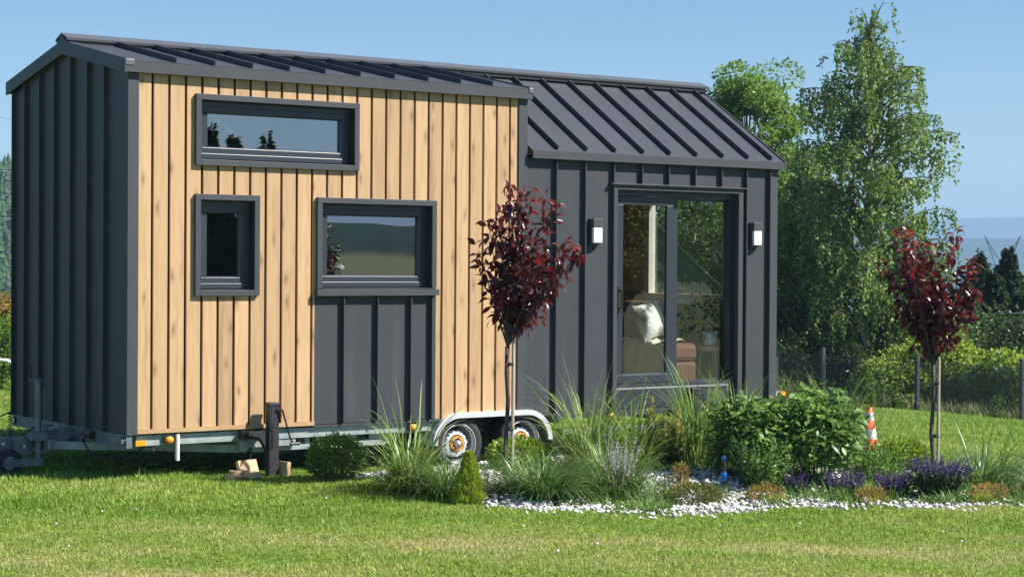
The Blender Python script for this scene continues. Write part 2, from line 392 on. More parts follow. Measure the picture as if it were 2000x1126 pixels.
def ridge(name, cx, cy, ax, ay, length, depth, hfun, mat, base, nu=120, nv=14, label=None):
    """a hill running along (ax,ay), centre (cx,cy); hfun(u metres) -> crest height"""
    px, py = -ay, ax; V = []; Fc = []
    for j in range(nv+1):
        v = -1+2*j/nv
        for i in range(nu+1):
            u = (i/nu-.5)*length
            sh = math.cos(v*math.pi/2)**1.2 if abs(v) < 1 else 0
            nz = 1+.25*mnoise.noise(Vector((u/length*14, v*1.7, length*.001)))
            V.append((cx+ax*u+px*v*depth/2, cy+ay*u+py*v*depth/2, base+(hfun(u)-base)*sh*nz if abs(v) > .15 else base+(hfun(u)-base)*sh))
    for j in range(nv):
        for i in range(nu):
            a = j*(nu+1)+i; Fc.append((a, a+1, a+nu+2, a+nu+1))
    m_ = MB(); m_.v = V; m_.f = Fc
    return tag(m_.build(name, mat, smooth=True), label, kind='structure')
def hillmat(name, a, b_, sc=.05, field=None, zlo=0, zhi=5):
    m, t, b = nt(name); v = wpos(t); n = noise_n(t, v, sc, 8, .7); r = ramp(t, n.outputs[0], [(.38, a), (.62, b_)]); out = r.outputs[0]
    if field:
        sp = t.nodes.new('ShaderNodeSeparateXYZ'); L(t, v, sp.inputs[0]); n2 = noise_n(t, v, .012, 3)
        ad = N(t, 'ShaderNodeMath', operation='MULTIPLY_ADD'); L(t, n2.outputs[0], ad.inputs[0]); ad.inputs[1].default_value = -8; L(t, sp.outputs[2], ad.inputs[2])
        mr = N(t, 'ShaderNodeMapRange'); L(t, ad.outputs[0], mr.inputs[0]); mr.inputs[1].default_value = zlo; mr.inputs[2].default_value = zhi
        mx = N(t, 'ShaderNodeMix', data_type='RGBA'); L(t, mr.outputs[0], mx.inputs[0]); mx.inputs[6].default_value = (*field, 1); L(t, out, mx.inputs[7]); out = mx.outputs[2]
    L(t, out, b.inputs['Base Color']); b.inputs['Roughness'].default_value = 1; b.inputs['Specular IOR Level'].default_value = 0
    return m
def nz1(u, s, seed): return mnoise.noise(Vector((u*s, seed, 0)))
HM = hillmat('far_forest', (.018, .035, .02), (.035, .055, .03), .02)
HM2 = hillmat('near_forest', (.018, .045, .016), (.05, .09, .03), .09)
HM3 = hillmat('farmed_hill', (.02, .04, .018), (.04, .07, .03), .03, (.26, .26, .1), -1.5, .5)
# dir u axis = perpendicular to the viewing ray
def axis_for(x, y):
    d = Vector((x, y)).normalized(); return (d.y, -d.x)
ax, ay = axis_for(2658+6, 2255+14)
ridge('hill', 2658, 2255, ax, ay, 3600, 900, lambda u: 53+6*nz1(u, .003, 1)+3*nz1(u, .011, 2), HM, -46, 140, label='blue wooded ridge across the valley')
ax, ay = axis_for(4930, 4220)
ridge('mountain', 4930, 4220, ax, ay, 6400, 1600, lambda u: 166+.006*u+22*nz1(u, .0016, 5)+8*nz1(u, .006, 6), HM, -46, 140, label='pale mountain range behind the blue ridge')
ax, ay = axis_for(172, 470)
ridge('forested_hill', 166, 455, ax, ay, 900, 300, lambda u: 25-.02*u+7*nz1(u, .008, 9)-46*sm((u-50)/140), HM2, -20, 140, label='forested hill rising behind the left end of the house')
ax, ay = axis_for(366, -614)
ridge('farmed_hill', 366, -600, ax, ay, 1500, 420, lambda u: 16-.06*u+5*nz1(u, .006, 12)+2*nz1(u, .02, 13), HM3, -30, 140, label='hill with a field below the woods, seen mirrored in the windows')

# forest of far conifers on the left hill, one mass
def cones_mass(name, pts, mat, label):
    V = []; Fc = []
    for (x, y, z, h, r_) in pts:
        i = len(V); n = 5; a0 = rnd.random()*6
        for lv in range(3):
            zz = z+h*(.05+.28*lv); rr = r_*(1-.27*lv)
            b0 = len(V)
            for k in range(n):
                a = a0+lv+2*math.pi*k/n; q = rr*(.75+.5*rnd.random()); V.append((x+q*math.cos(a), y+q*math.sin(a), zz))
            V.append((x, y, z+h*(.52+.24*lv)))
            for k in range(n): Fc.append((b0+k, b0+(k+1) % n, b0+n))
    return tag(np_mesh(name, np.array(V), np.array(Fc), mat), label, kind='stuff')
fp = []
axx, ayy = axis_for(172, 470); pxx, pyy = -ayy, axx
for i in range(7000):
    u = rnd.uniform(-200, 70); v = rnd.uniform(-.98, .05)*(-1)   # face turned to the lawn and its crest
    v = -v if pyy > 0 else v
    crest = 25-.02*u+7*nz1(u, .008, 9); sh = math.cos(v*math.pi/2)**1.2
    z = -20+(crest+20)*sh
    fp.append((166+axx*u+pxx*v*150, 455+ayy*u+pyy*v*150, z-1.5, rnd.uniform(2.5, 5.5), rnd.uniform(.8, 1.6)))
cones_mass('forest', fp, M['conif'], 'dark spruce forest covering the hillside behind the house')

# ------------------------------------------------------------------ tiny house
def root_abs(name, loc, label, cat, group=None):
    o = empty(name, loc, label, cat, group); ROOTS[o.name] = tuple(loc); return o
H = root_abs('tiny_house', (3.5, 1.25, -.46), 'anthracite metal and larch tiny house on a twin axle trailer', 'tiny house')
LX, LT, WY = 7.0, 3.889, 2.5
HT, HL = 2.90, 2.37        # wall tops under the eaves
def minus(x0, x1, z0, z1, holes):
    """rectangles left of a rectangle when holes are cut"""
    xs = sorted({x0, x1, *[c for h in holes for c in h[:2] if x0 < c < x1]}); out = []
    for a, b_ in zip(xs, xs[1:]):
        cur = z0; hs = sorted([(h[2], h[3]) for h in holes if h[0] <= a+1e-6 and h[1] >= b_-1e-6])
        for (p_, q_) in hs:
            if p_ > cur: out.append((a, b_, cur, min(p_, z1)))
            cur = max(cur, q_)
        if cur < z1: out.append((a, b_, cur, z1))
    return out
W1 = (.63, 2.07, 2.205, 2.69); W2 = (.628, 1.118, 1.142, 1.878); W3 = (1.758, 2.864, 1.155, 1.878)
DR = (4.945, 6.472, .03, 2.082)
holes = [W1, W2, W3, DR]
m_ = MB()
for (a, b_, c_, d_) in minus(0.02, LT, 0, HT, holes): m_.box(a, b_, .022, .14, c_, d_)
for (a, b_, c_, d_) in minus(LT, LX-.02, 0, HL, holes): m_.box(a, b_, .022, .14, c_, d_)
m_.build('front_wall', M['gap'], H)
m_ = MB()
BW = (1.72, 2.2, 2.2, 2.5)
for (a, b_, c_, d_) in minus(0.02, LT, 0, HT, [BW]): m_.box(a, b_, 2.36, 2.478, c_, d_)
m_.box(LT, LX-.02, 2.36, 2.478, 0, HL); m_.build('back_wall', M['sheet'], H)
# gable ends (inner leaf)
RID = 3.225
def roofz(y, low=False):
    y = y if y <= 1.25 else 2.5-y
    return (2.41+(y+.06)*.63) if low else (2.965+(y+.05)*.2)
MB().prism([(.14, 0), (2.36, 0), (2.36, roofz(.14)-.06), (1.25, roofz(1.25)-.06), (.14, roofz(.14)-.06)], 'x', .03, .13).build('gable_wall', M['room_dark'], H)
# right gable with its window: wall in pieces round the opening
GW = (.60, 1.88, 1.02, 2.12)
m_ = MB()
for (a, b_, c_, d_) in minus(.14, 2.36, .0, 2.36, [GW]): m_.box(6.88, 6.98, a, b_, c_, d_)
m_.prism([(.14, 2.361), (2.36, 2.361), (2.36, 2.44), (1.25, roofz(1.25, 1)-.08), (.14, 2.44)], 'x', 6.88, 6.98)
m_.build('gable_wall', M['room'], H)
# cladding on the outside of the far gable
m_ = MB()
for (a, b_, c_, d_) in minus(.0, 2.5, .0, 2.36, [(GW[0]-.03, GW[1]+.03, GW[2]-.03, GW[3]+.03)]): m_.box(6.982, 7.0, a, b_, c_, d_)
m_.prism([(.0, 2.361), (2.5, 2.361), (1.25, roofz(1.25, 1)-.03)], 'x', 6.982, 7.0); m_.build('gable_cladding', M['sheet'], H)
# room: floor, partition, horizontal lining boards on the gable wall and back wall
MB().box(.14, 6.879, .141, 2.359, .0, .07).build('floor', M['floor'], H)
m_ = MB(); m_.prism([(.142, .071), (2.358, .071), (2.358, 2.35), (1.25, 3.06), (.142, 2.35)], 'x', 3.90, 3.96); m_.build('partition', M['room'], H)
k = 0; z = .075
while z < 2.33:
    z1 = min(z+.138, 2.34)
    for (a, b_, c_, d_) in minus(.145, 2.335, z, z1, [(GW[0]-.05, GW[1]+.05, GW[2]-.06, GW[3]+.05)]):
        MB().box(6.862, 6.878, a, b_, c_+.003, d_-.003).build('lining_board', M['room'], H)
    MB().box(3.962, 6.861, 2.338, 2.358, z+.003, z1-.003).build('lining_board', M['room'], H)
    z += .138
# gable window (white inside)
wf = MB(); a0, a1, z0, z1 = GW
wf.box(6.855, 6.93, a0-.045, a1+.045, z0-.055, z0+.05); wf.box(6.855, 6.93, a0-.045, a1+.045, z1-.05, z1+.04)
wf.box(6.855, 6.93, a0-.045, a0+.05, z0+.0501, z1-.0501); wf.box(6.855, 6.93, a1-.05, a1+.045, z0+.0501, z1-.0501)
gwin = wf.build('gable_window', M['pvc'], H, bevel=.004)
MB().quad((6.90, a0+.05, z0+.05), (6.90, a1-.05, z0+.05), (6.90, a1-.05, z1-.05), (6.90, a0+.05, z1-.05)).build('pane', M['glassd'], gwin)
wf = MB(); wf.box(6.84, 6.855, a0+.04, a1-.04, z0+.035, z0+.05); wf.box(6.84, 6.855, a1-.06, a1-.04, z0+.0501, z1-.06)
wf.build('glazing_bead', M['pvc'], gwin)
# small back window in the loft
wf = MB(); a0, a1, z0, z1 = BW
wf.box(a0, a1, 2.38, 2.46, z0, z0+.04); wf.box(a0, a1, 2.38, 2.46, z1-.04, z1); wf.box(a0, a0+.04, 2.38, 2.46, z0+.041, z1-.041); wf.box(a1-.04, a1, 2.38, 2.46, z0+.041, z1-.041)
bw = wf.build('loft_window', M['pvc'], H); MB().quad((a0+.04, 2.42, z0+.04), (a1-.04, 2.42, z0+.04), (a1-.04, 2.42, z1-.04), (a0+.04, 2.42, z1-.04)).build('pane', M['glassd'], bw)
# room lining of the loft part (keeps it dim like a furnished room)
m_ = MB(); m_.box(.135, 3.895, .16, 2.34, 2.02, 2.06); m_.build('loft_floor', M['room_dark'], H)

# wood boards
edges = [.092] + [.214+.1458*k_ for k_ in range(25)]
edges = [e_ for e_ in edges if e_ < 3.79] + [3.803]
PANEL = (1.701, 2.924, .0, 1.10)
cut = [W1, W2, W3, PANEL]
for a, b_ in zip(edges, edges[1:]):
    a_, c_ = a+(.012 if a > .1 else 0), b_-(.012 if b_ < 3.8 else 0)
    if c_-a_ < .02: continue
    zb = .03 if (c_ < 1.70 or c_ > 3.0) else .03
    if c_ > 2.93: zb = .0
    rects = minus(a_, c_, zb, 2.885, cut)
    # join side strips that touch into one board
    used = [False]*len(rects); comps = []
    for i in range(len(rects)):
        if used[i]: continue
        comp = [i]; used[i] = True; q = [i]
        while q:
            u_ = q.pop()
            for j in range(len(rects)):
                if not used[j] and abs(rects[j][0]-rects[u_][1])+0 < 1e-6 or (not used[j] and abs(rects[j][1]-rects[u_][0]) < 1e-6):
                    if min(rects[j][3], rects[u_][3]) > max(rects[j][2], rects[u_][2]): used[j] = True; comp.append(j); q.append(j)
        comps.append([rects[i2] for i2 in comp])
    for cp in comps:
        if sum((r_[1]-r_[0])*(r_[3]-r_[2]) for r_ in cp) < .002: continue
        m_ = MB(); 
        dy = rnd.uniform(-.0007, .0007)
        for r_ in cp: m_.box(r_[0], r_[1], 0+dy, .0215, r_[2], r_[3])
        m_.build('board', M['board'], H)
for (a, b_) in ((.092, 1.701),):
    MB().box(a, b_, -.012, .021, -.004, .0285).build('base_ledge', M['boardx'], H)

# metal sheet pieces with standing seams
SE = .041
def panel_y(name, x0, x1, z0, z1, seam_x, mat=M['sheet'], y=0., parent=H, zt=None):
    m_ = MB().box(x0, x1, y, y+.018, z0, z1)
    if seam_x: m_.box(seam_x-.009, seam_x, y-SE, y+.001, z0+.001, z1-.001)
    return m_.build(name, mat, parent)
# under window 3
sx = [1.701, 1.974, 2.311, 2.65, 2.869, 2.924]
for i in range(5):
    a, b_ = sx[i], sx[i+1]
    m_ = MB().box(a+.001, b_-.001, 0, .0215, .004, 1.094)
    if i > 0: m_.box(a-.008, a+.002, -SE, .001, .006, 1.093)
    m_.build('wall_panel', M['sheet'], H)
# lower section wall
SX = [4.223, 4.558, 4.896, 5.237, 5.567, 5.903, 6.242, 6.573, 6.887]
xs = [LT+.012]+SX+[6.905]
for i in range(len(xs)-1):
    a, b_ = xs[i], xs[i+1]
    if b_-a < .03: 
        MB().box(a-.008, a+.002, -SE, .001, .0, HL-.03).box(a+.0005, b_, 0, .0215, 0, HL-.03).build('wall_panel', M['sheet'], H); continue
    r_ = minus(a+.0005, b_-.0005, 0, HL-.03, [(4.885, 6.53, -.1, 2.12)])
    m_ = MB()
    for q_ in r_: m_.box(q_[0], q_[1], 0, .0215, q_[2], q_[3])
    if i > 0:
        full = a < 4.9 or a > 6.55
        m_.box(a-.008, a+.002, -SE, .001, 0 if full else 2.146, HL-.03)
    m_.build('wall_panel', M['sheet'], H)
# corner trims
MB().box(-.004, .0915, -.014, .0215, -.012, 2.888).build('corner_trim', M['trim'], H, bevel=.003)
MB().box(3.8035, LT+.012, -.014, .0215, .03, 2.888).build('corner_trim', M['trim'], H, bevel=.003)
MB().box(6.905, 7.004, -.014, .0215, 0.0, 2.36).build('corner_trim', M['trim'], H, bevel=.003)
MB().box(3.9, 6.99, -.006, .0215, -.02, -.001).build('base_trim', M['trim'], H)
MB().box(1.701, 2.99, -.006, .0215, -.02, -.001).build('base_trim', M['trim'], H)
# wall of the tall section above the lower roof (faces +x)
MB().prism([(.0, 2.35), (2.5, 2.35), (2.5, 2.9), (1.25, 3.16), (0, 2.9)], 'x', LT+.0125, LT+.02).build('step_wall', M['sheet'], H)

# left gable: panels with seams; face x = 0 .. seams stick out to -x
GY = [.0225, .402, .750, 1.108, 1.465, 1.805, 2.156, 2.455, 2.5]
for i in range(len(GY)-1):
    a, b_ = GY[i], GY[i+1]
    zt = lambda y: roofz(y)-.10
    poly = [(a+.001, -.01), (b_-.001, -.01), (b_-.001, zt(b_))]
    if a < 1.25 < b_: poly.append((1.25, zt(1.25)))
    poly.append((a+.001, zt(a)))
    m_ = MB().prism(poly, 'x', 0, .022)
    if i > 0: m_.prism([(a-.006, -.009), (a+.004, -.009), (a+.004, zt(a)), (a-.006, zt(a))], 'x', -.035, .001)
    m_.build('wall_panel', M['sheet'], H)

# roofs
def roof_panel(x0, x1, low, side, seam, mat):
    """one sheet of the roof between two seams; side -1 front, +1 back"""
    ye, ym = (-.062 if low else -.052), 1.25
    f = (lambda y: roofz(y, low))
    pts = []
    for (x, y) in ((x0, ye), (x1, ye), (x1, ym), (x0, ym)):
        pts.append((x, y if side < 0 else 2.5-y, 2.41+(y+.06)*.63 if low else 2.965+(y+.05)*.2))
    n = Vector((0, -.63, 1) if low else (0, -.2, 1)).normalized()
    if side > 0: n.y = -n.y
    m_ = MB(); v = [Vector(p_) for p_ in pts]; b_ = [p_-n*.02 for p_ in v]
    i = 0; m_.v = [tuple(q) for q in v+b_]; m_.f = [(0, 1, 2, 3), (7, 6, 5, 4), (0, 4, 5, 1), (1, 5, 6, 2), (2, 6, 7, 3), (3, 7, 4, 0)]
    if seam:
        ys = ye+.025; ye2 = 1.19
        z_ = lambda y: 2.41+(y+.06)*.63 if low else 2.965+(y+.05)*.2
        q = []
        for x in (x0-.008, x0+.003):
            for y in (ys, ye2):
                p_ = Vector((x, y if side < 0 else 2.5-y, z_(y))); q += [p_-n*.002, p_+n*.044]
        k_ = len(m_.v); m_.v += [tuple(p_) for p_ in q]
        m_.f += [(k_, k_+1, k_+3, k_+2), (k_+4, k_+6, k_+7, k_+5), (k_, k_+4, k_+5, k_+1), (k_+2, k_+3, k_+7, k_+6), (k_+1, k_+5, k_+7, k_+3), (k_, k_+2, k_+6, k_+4)]
    return m_.build('roof_panel', mat, H)
tx = [-.035]+[.063+.344*k_ for k_ in range(1, 11)]+[3.925]
lx = [3.925]+SX+[7.045]
for side in (-1, 1):
    for i in range(len(tx)-1): roof_panel(tx[i], tx[i+1]-.001, False, side, i > 0 or False, M['roof'])
    for i in range(len(lx)-1): roof_panel(lx[i], lx[i+1]-.001, True, side, i > 0, M['roof'])
# eaves trims
MB().prism([(-.058, 2.872), (-.058, 2.957), (-.03, 2.962), (-.03, 2.945), (-.045, 2.94), (-.045, 2.882), (-.0145, 2.882), (-.0145, 2.872)], 'x', -.037, 3.925).build('eaves_trim', M['trim'], H)
MB().prism([(2.558, 2.872), (2.558, 2.957), (2.5, 2.962), (2.5, 2.872)], 'x', -.037, 3.925).build('eaves_trim', M['trim'], H)
MB().prism([(-.068, 2.338), (-.068, 2.404), (-.03, 2.42), (-.03, 2.40), (-.055, 2.39), (-.055, 2.348), (.0, 2.348), (.0, 2.338)], 'x', 3.926, 7.047).build('eaves_trim', M['trim'], H)
MB().prism([(2.568, 2.338), (2.568, 2.404), (2.5, 2.42), (2.5, 2.338)], 'x', 3.926, 7.047).build('eaves_trim', M['trim'], H)
for (x0, x1) in ((-.045, .03), (3.88, 3.928)):
    MB().box(x0, x1, -.064, -.03, 2.925, 2.972).build('eaves_end_cap', M['cap'], H, bevel=.003)
# rake trims on the left gable
for s in (-1, 1):
    P = [(-.06, roofz(-.06)-.1), (1.2499, roofz(1.25)-.105), (1.2499, roofz(1.25)+.012), (-.06, roofz(-.06)+.012)]
    if s > 0: P = [(2.5-a, b_) for a, b_ in P]
    MB().prism(P, 'x', -.052, -.036).build('rake_trim', M['trim'], H)
    P2 = [(-.055, roofz(-.05)+.001), (1.2499, roofz(1.25)+.001), (1.2499, roofz(1.25)+.013), (-.055, roofz(-.05)+.013)]
    if s > 0: P2 = [(2.5-a, b_) for a, b_ in P2]
    MB().prism(P2, 'x', -.0359, .03).build('rake_flashing', M['trim'], H)
    P = [(-.07, roofz(-.06, 1)-.075), (1.2499, roofz(1.25, 1)-.08), (1.2499, roofz(1.25, 1)+.01), (-.07, roofz(-.06, 1)+.01)]
    if s > 0: P = [(2.5-a, b_) for a, b_ in P]
    MB().prism(P, 'x', 7.046, 7.06).build('rake_trim', M['trim'], H)
    # tall roof's right edge
    P = [(-.055, roofz(-.05)-.02), (1.2499, roofz(1.25)-.02), (1.2499, roofz(1.25)+.012), (-.055, roofz(-.05)+.012)]
    if s > 0: P = [(2.5-a, b_) for a, b_ in P]
    MB().prism(P, 'x', 3.9255, 3.936).build('rake_trim', M['trim'], H)
# ridge cap in lengths, raised over a vent strip
cx = [-.055, 2.0, 3.97, 5.6, 7.075]
for i in range(4):
    a, b_ = cx[i]-(0.02 if i else 0), cx[i+1]; dz = .003*(i % 2)
    zr = 3.292+dz
    poly = [(1.25, zr), (1.135, zr-.045), (1.137, zr-.062), (1.128, zr-.062), (1.122, zr-.042), (1.25, zr+.008), (1.378, zr-.042), (1.372, zr-.062), (1.363, zr-.062), (1.365, zr-.045)]
    capo = MB().prism(poly, 'x', a, b_).build('ridge_cap', M['cap'], H)
    n_s = 4
    for k_ in range(n_s):
        xx = a+(k_+.5)*(b_-a)/n_s
        MB().tube([(xx, 1.165, zr-.036), (xx, 1.162, zr-.022)], .006, 6).build('screw', M['rim'], capo)
for (a, b_) in ((-.03, 7.04),):
    for s in (-1, 1):
        y0 = 1.25+s*.105
        MB().box(a, b_, min(y0, y0+s*.004), max(y0, y0+s*.004), 3.195, 3.246).build('vent_strip', M['black'], H)
MB().prism([(1.12, 3.2), (1.25, 3.285), (1.38, 3.2)], 'x', -.054, -.04).build('ridge_end', M['trim'], H)
MB().prism([(1.12, 3.2), (1.25, 3.285), (1.38, 3.2)], 'x', 7.055, 7.065).build('ridge_end', M['trim'], H)
# ceiling insulation closes the roof from within
for low, x0, x1 in ((False, .14, 3.9), (True, 3.96, 6.88)):
    zz = (lambda y: roofz(y, low)-.06)
    MB().prism([(.14, zz(.14)), (1.25, zz(1.25)), (2.36, zz(2.36)), (2.36, zz(2.36)+.035), (1.25, zz(1.25)+.035), (.14, zz(.14)+.035)], 'x', x0, x1).build('ceiling', M['room'] if low else M['room_dark'], H)

# windows
def ring(mb_, x0, x1, z0, z1, wd, y0, y1, bot=None):
    wb = wd if bot is None else bot
    mb_.box(x0, x1, y0, y1, z1-wd, z1); mb_.box(x0, x1, y0, y1, z0, z0+wb)
    mb_.box(x0, x0+wd, y0, y1, z0+wb+.0003, z1-wd-.0003); mb_.box(x1-wd, x1, y0, y1, z0+wb+.0003, z1-wd-.0003)
    return mb_
def window(op, sill):
    x0, x1, z0, z1 = op; e_ = .047
    t_ = MB()
    t_.box(x0-e_, x1+e_, -.034, .0215, z1+.0, z1+e_)
    t_.box(x0-e_, x0, -.032, .0215, z0-(0 if sill else e_), z1-.0005); t_.box(x1, x1+e_, -.032, .0215, z0-(0 if sill else e_), z1-.0005)
    if not sill: t_.box(x0+.0005, x1-.0005, -.033, .0215, z0-e_, z0)
    tr = t_.build('window', M['trim'], H, bevel=.002)
    if sill:
        MB().prism([(-.06, z0-.062), (-.06, z0-.012), (.05, z0+.006), (.05, z0-.062)], 'x', x0-e_-.012, x1+e_+.012).build('sill', M['trim'], tr)
    # reveal lining
    rv = MB(); rv.box(x0, x0+.004, .022, .10, z0, z1); rv.box(x1-.004, x1, .022, .10, z0, z1); rv.box(x0+.0045, x1-.0045, .022, .10, z1-.004, z1)
    rv.prism([(-.03, z0-.004), (-.03, z0+.002), (.10, z0+.012), (.10, z0-.004)], 'x', x0+.0045, x1-.0045); rv.build('reveal', M['frame'], tr)
    f_ = ring(MB(), x0+.005, x1-.005, z0+.013, z1-.005, .042, .048, .11); fo = f_.build('frame', M['frame'], tr, bevel=.003)
    a, b_, c_, d_ = x0+.044, x1-.044, z0+.052, z1-.044
    s_ = ring(MB(), a, b_, c_, d_, .052, .058, .1); s_.build('sash', M['frame'], tr, bevel=.003)
    bd = MB(); g0, g1, h0, h1 = a+.0525, b_-.0525, c_+.0525, d_-.0525
    bd.prism([(.066, h0), (.086, h0), (.086, h0+.009)], 'x', g0, g1); bd.prism([(.066, h1), (.086, h1), (.086, h1-.009)], 'x', g0, g1); bd.build('glazing_bead', M['frame'], tr)
    MB().quad((g0-.002, .084, h0-.002), (g1+.002, .084, h0-.002), (g1+.002, .084, h1+.002), (g0-.002, .084, h1+.002)).build('pane', M['glass'], tr)
    return tr
for w_, s_ in ((W1, 0), (W2, 0), (W3, 1)): window(w_, s_)

# door
dx0, dx1, dz0, dz1 = DR
t_ = MB()
t_.box(dx0-.058, dx1+.06, -.03, .0215, dz1, dz1+.038); t_.box(dx0-.058, dx0, -.028, .0215, .0, dz1-.0005); t_.box(dx1, dx1+.058, -.028, .0215, .0, dz1-.0005)
D = t_.build('sliding_door', M['trim'], H, bevel=.002)
MB().prism([(-.055, 2.128), (-.055, 2.136), (.0, 2.146), (.0, 2.121), (-.028, 2.121), (-.028, 2.128)], 'x', 4.856, 6.574).build('drip_cap', M['trim'], D)
rv = MB(); rv.box(dx0, dx0+.004, .022, .13, .03, dz1); rv.box(dx1-.004, dx1, .022, .13, .03, dz1); rv.box(dx0+.0045, dx1-.0045, .022, .13, dz1-.004, dz1); rv.build('reveal', M['frame'], D)
MB().prism([(.004, .005), (.0, .03), (.0, .19), (.012, .205), (.03, .205), (.03, .005)], 'x', dx0+.006, 6.38).build('kick_panel', M['frame'], D)
MB().box(6.381, dx1-.006, .03, .05, .005, .205).build('kick_panel', M['frame'], D)
f_ = MB(); f_.box(dx0+.005, dx1-.005, .05, .135, 2.03, dz1-.005); f_.prism([(.02, .208), (.02, .232), (.135, .242), (.135, .208)], 'x', dx0+.005, dx1-.05)
f_.box(dx0+.005, dx0+.05, .05, .135, .243, 2.0295); f_.box(dx1-.052, dx1-.005, .05, .135, .208, 2.0295); f_.build('frame', M['frame'], D)
# sliding leaf (front), fixed light (behind)
lf = ring(MB(), 5.0, 5.70, .243, 2.025, .08, .06, .092).build('door_leaf', M['frame'], D, bevel=.003)
MB().quad((5.079, .08, .32), (5.621, .08, .32), (5.621, .08, 1.947), (5.079, .08, 1.947)).build('pane', M['glassd'], lf)
MB().prism([(.064, .3232), (.079, .3232), (.079, .332)], 'x', 5.081, 5.619).build('glazing_bead', M['frame'], lf)
hd = MB(); hd.tube([(5.028, .03, 1.13), (5.03, .005, 1.13), (5.03, .005, .96), (5.028, .03, .96)], .009, 8); hd.box(5.012, 5.045, .045, .0605, .93, 1.16); hd.tube([(5.028, .05, 1.13), (5.028, .03, 1.13)], .008, 6); hd.tube([(5.028, .05, .96), (5.028, .03, .96)], .008, 6); hd.tube([(5.035, .05, .935), (5.055, .02, .92), (5.058, .018, .885)], .007, 6)
hd.build('handle', M['black'], lf)
fl = MB(); fl.box(5.715, 5.782, .0935, .125, .243, 2.025); fl.box(5.7825, 6.418, .0935, .125, 2.0, 2.025); fx = fl.build('fixed_light', M['frame'], D)
MB().quad((5.782, .11, .24), (6.421, .11, .24), (6.421, .11, 2.001), (5.782, .11, 2.001)).build('pane', M['glassd'], fx)
MB().prism([(.094, .2435), (.109, .2435), (.109, .252)], 'x', 5.783, 6.419).build('glazing_bead', M['frame'], fx)

# wall lamps
for x in (4.615, 6.625):
    hl = MB().box(x, x+.115, -.045, -.0005, 1.555, 1.80)
    hl.box(x, x+.115, -.083, -.0455, 1.72, 1.80)
    lamp = hl.build('wall_lamp', M['trim'], H, bevel=.003)
    MB().box(x+.006, x+.109, -.079, -.0455, 1.575, 1.7195).build('diffuser', M['opal'], lamp, bevel=.006)

# ------------------------------------------------------------------ trailer under the house
m_ = MB()
for y0, y1 in ((.03, .08), (2.42, 2.47)):
    m_.box(.1, 2.9, y0, y1, -.032, -.0215); m_.box(.1, 2.9, y0, y0+.008, -.095, -.0325); m_.box(.1, 2.9, y0, y1, -.104, -.0955)
    m_.box(4.3, 6.95, y0, y1, -.06, -.0215)
m_.build('side_rail', M['galv'], H)
MB().box(.02, 6.98, .09, 2.41, -.018, -.001).build('underfloor', M['under'], H)
for x in (1.6, 2.9, 4.3, 5.4, 6.5):
    MB().box(x, x+.05, .09, 2.41, -.10, -.019).build('cross_member', M['galv_dark'], H)
MB().box(.0, .05, .0, 2.5, -.115, -.0125).build('front_beam', M['galv_dark'], H)
def beam(name, a, b_, w_, h_, mat):
    a, b_ = Vector(a), Vector(b_); d = (b_-a); Ln = d.length; d.normalize(); s_ = d.cross(Vector((0, 0, 1))).normalized(); u_ = s_.cross(d)
    mt = Matrix(((d.x, s_.x, u_.x, a.x), (d.y, s_.y, u_.y, a.y), (d.z, s_.z, u_.z, a.z), (0, 0, 0, 1)))
    return MB().box(0, Ln, -w_/2, w_/2, -h_/2, h_/2, mt).build(name, mat, H, bevel=.004)
beam('drawbar_arm', (-.25, 1.19, -.17), (1.15, .16, -.185), .05, .07, M['galv'])
beam('drawbar_arm', (-.25, 1.31, -.17), (1.15, 2.34, -.185), .05, .07, M['galv'])
for y in (.1, 2.36):
    beam('lower_rail', (1.16, y, -.185), (2.42, y, -.185), .05, .05, M['galv'])
    MB().prism([(2.3, -.04), (2.95, -.04), (2.95, -.11), (2.62, -.125), (2.45, -.215), (2.3, -.215)], 'y', y-.012, y+.005).build('gusset', M['galv'], H)
    beam('lower_rail', (4.4, y, -.19), (6.0, y, -.19), .05, .045, M['galv_dark'])
    for x in (1.66, 2.12, 4.9, 5.6): MB().box(x, x+.045, y-.02, y+.02, -.17, -.105).build('rail_post', M['galv'] if x > 2 or x < 4 else M['galv_dark'], H)
MB().box(1.02, 1.10, .03, .1, -.19, -.1).box(1.1, 1.55, .04, .06, -.165, -.1055).build('bracket', M['galv'], H)
MB().box(-1.35, -.2, 1.19, 1.31, -.235, -.10).build('drawbar', M['galv_dark'], H, bevel=.008)
MB().prism([(-.5, -.10), (.02, -.02), (.02, -.10), (-.2, -.24), (-.5, -.24)], 'y', 1.12, 1.185).build('drawbar_gusset', M['galv_dark'], H)
for x in (-.28, .06):
    MB().box(x, x+.03, 1.02, 1.17, -.20, .0).build('clamp', M['galv_dark'], H)
# spots and bolts on the drawbar
m_ = MB()
for x, z in ((-.42, -.17), (-.33, -.2), (-.6, -.14), (-.1, -.14)): m_.tube([(x, 1.12, z), (x, 1.105, z)], .014, 8)
m_.build('bolt', M['rim'], H)
MB().box(-.24, -.14, 1.116, 1.1195, -.20, -.13).build('data_plate', M['rim'], H)
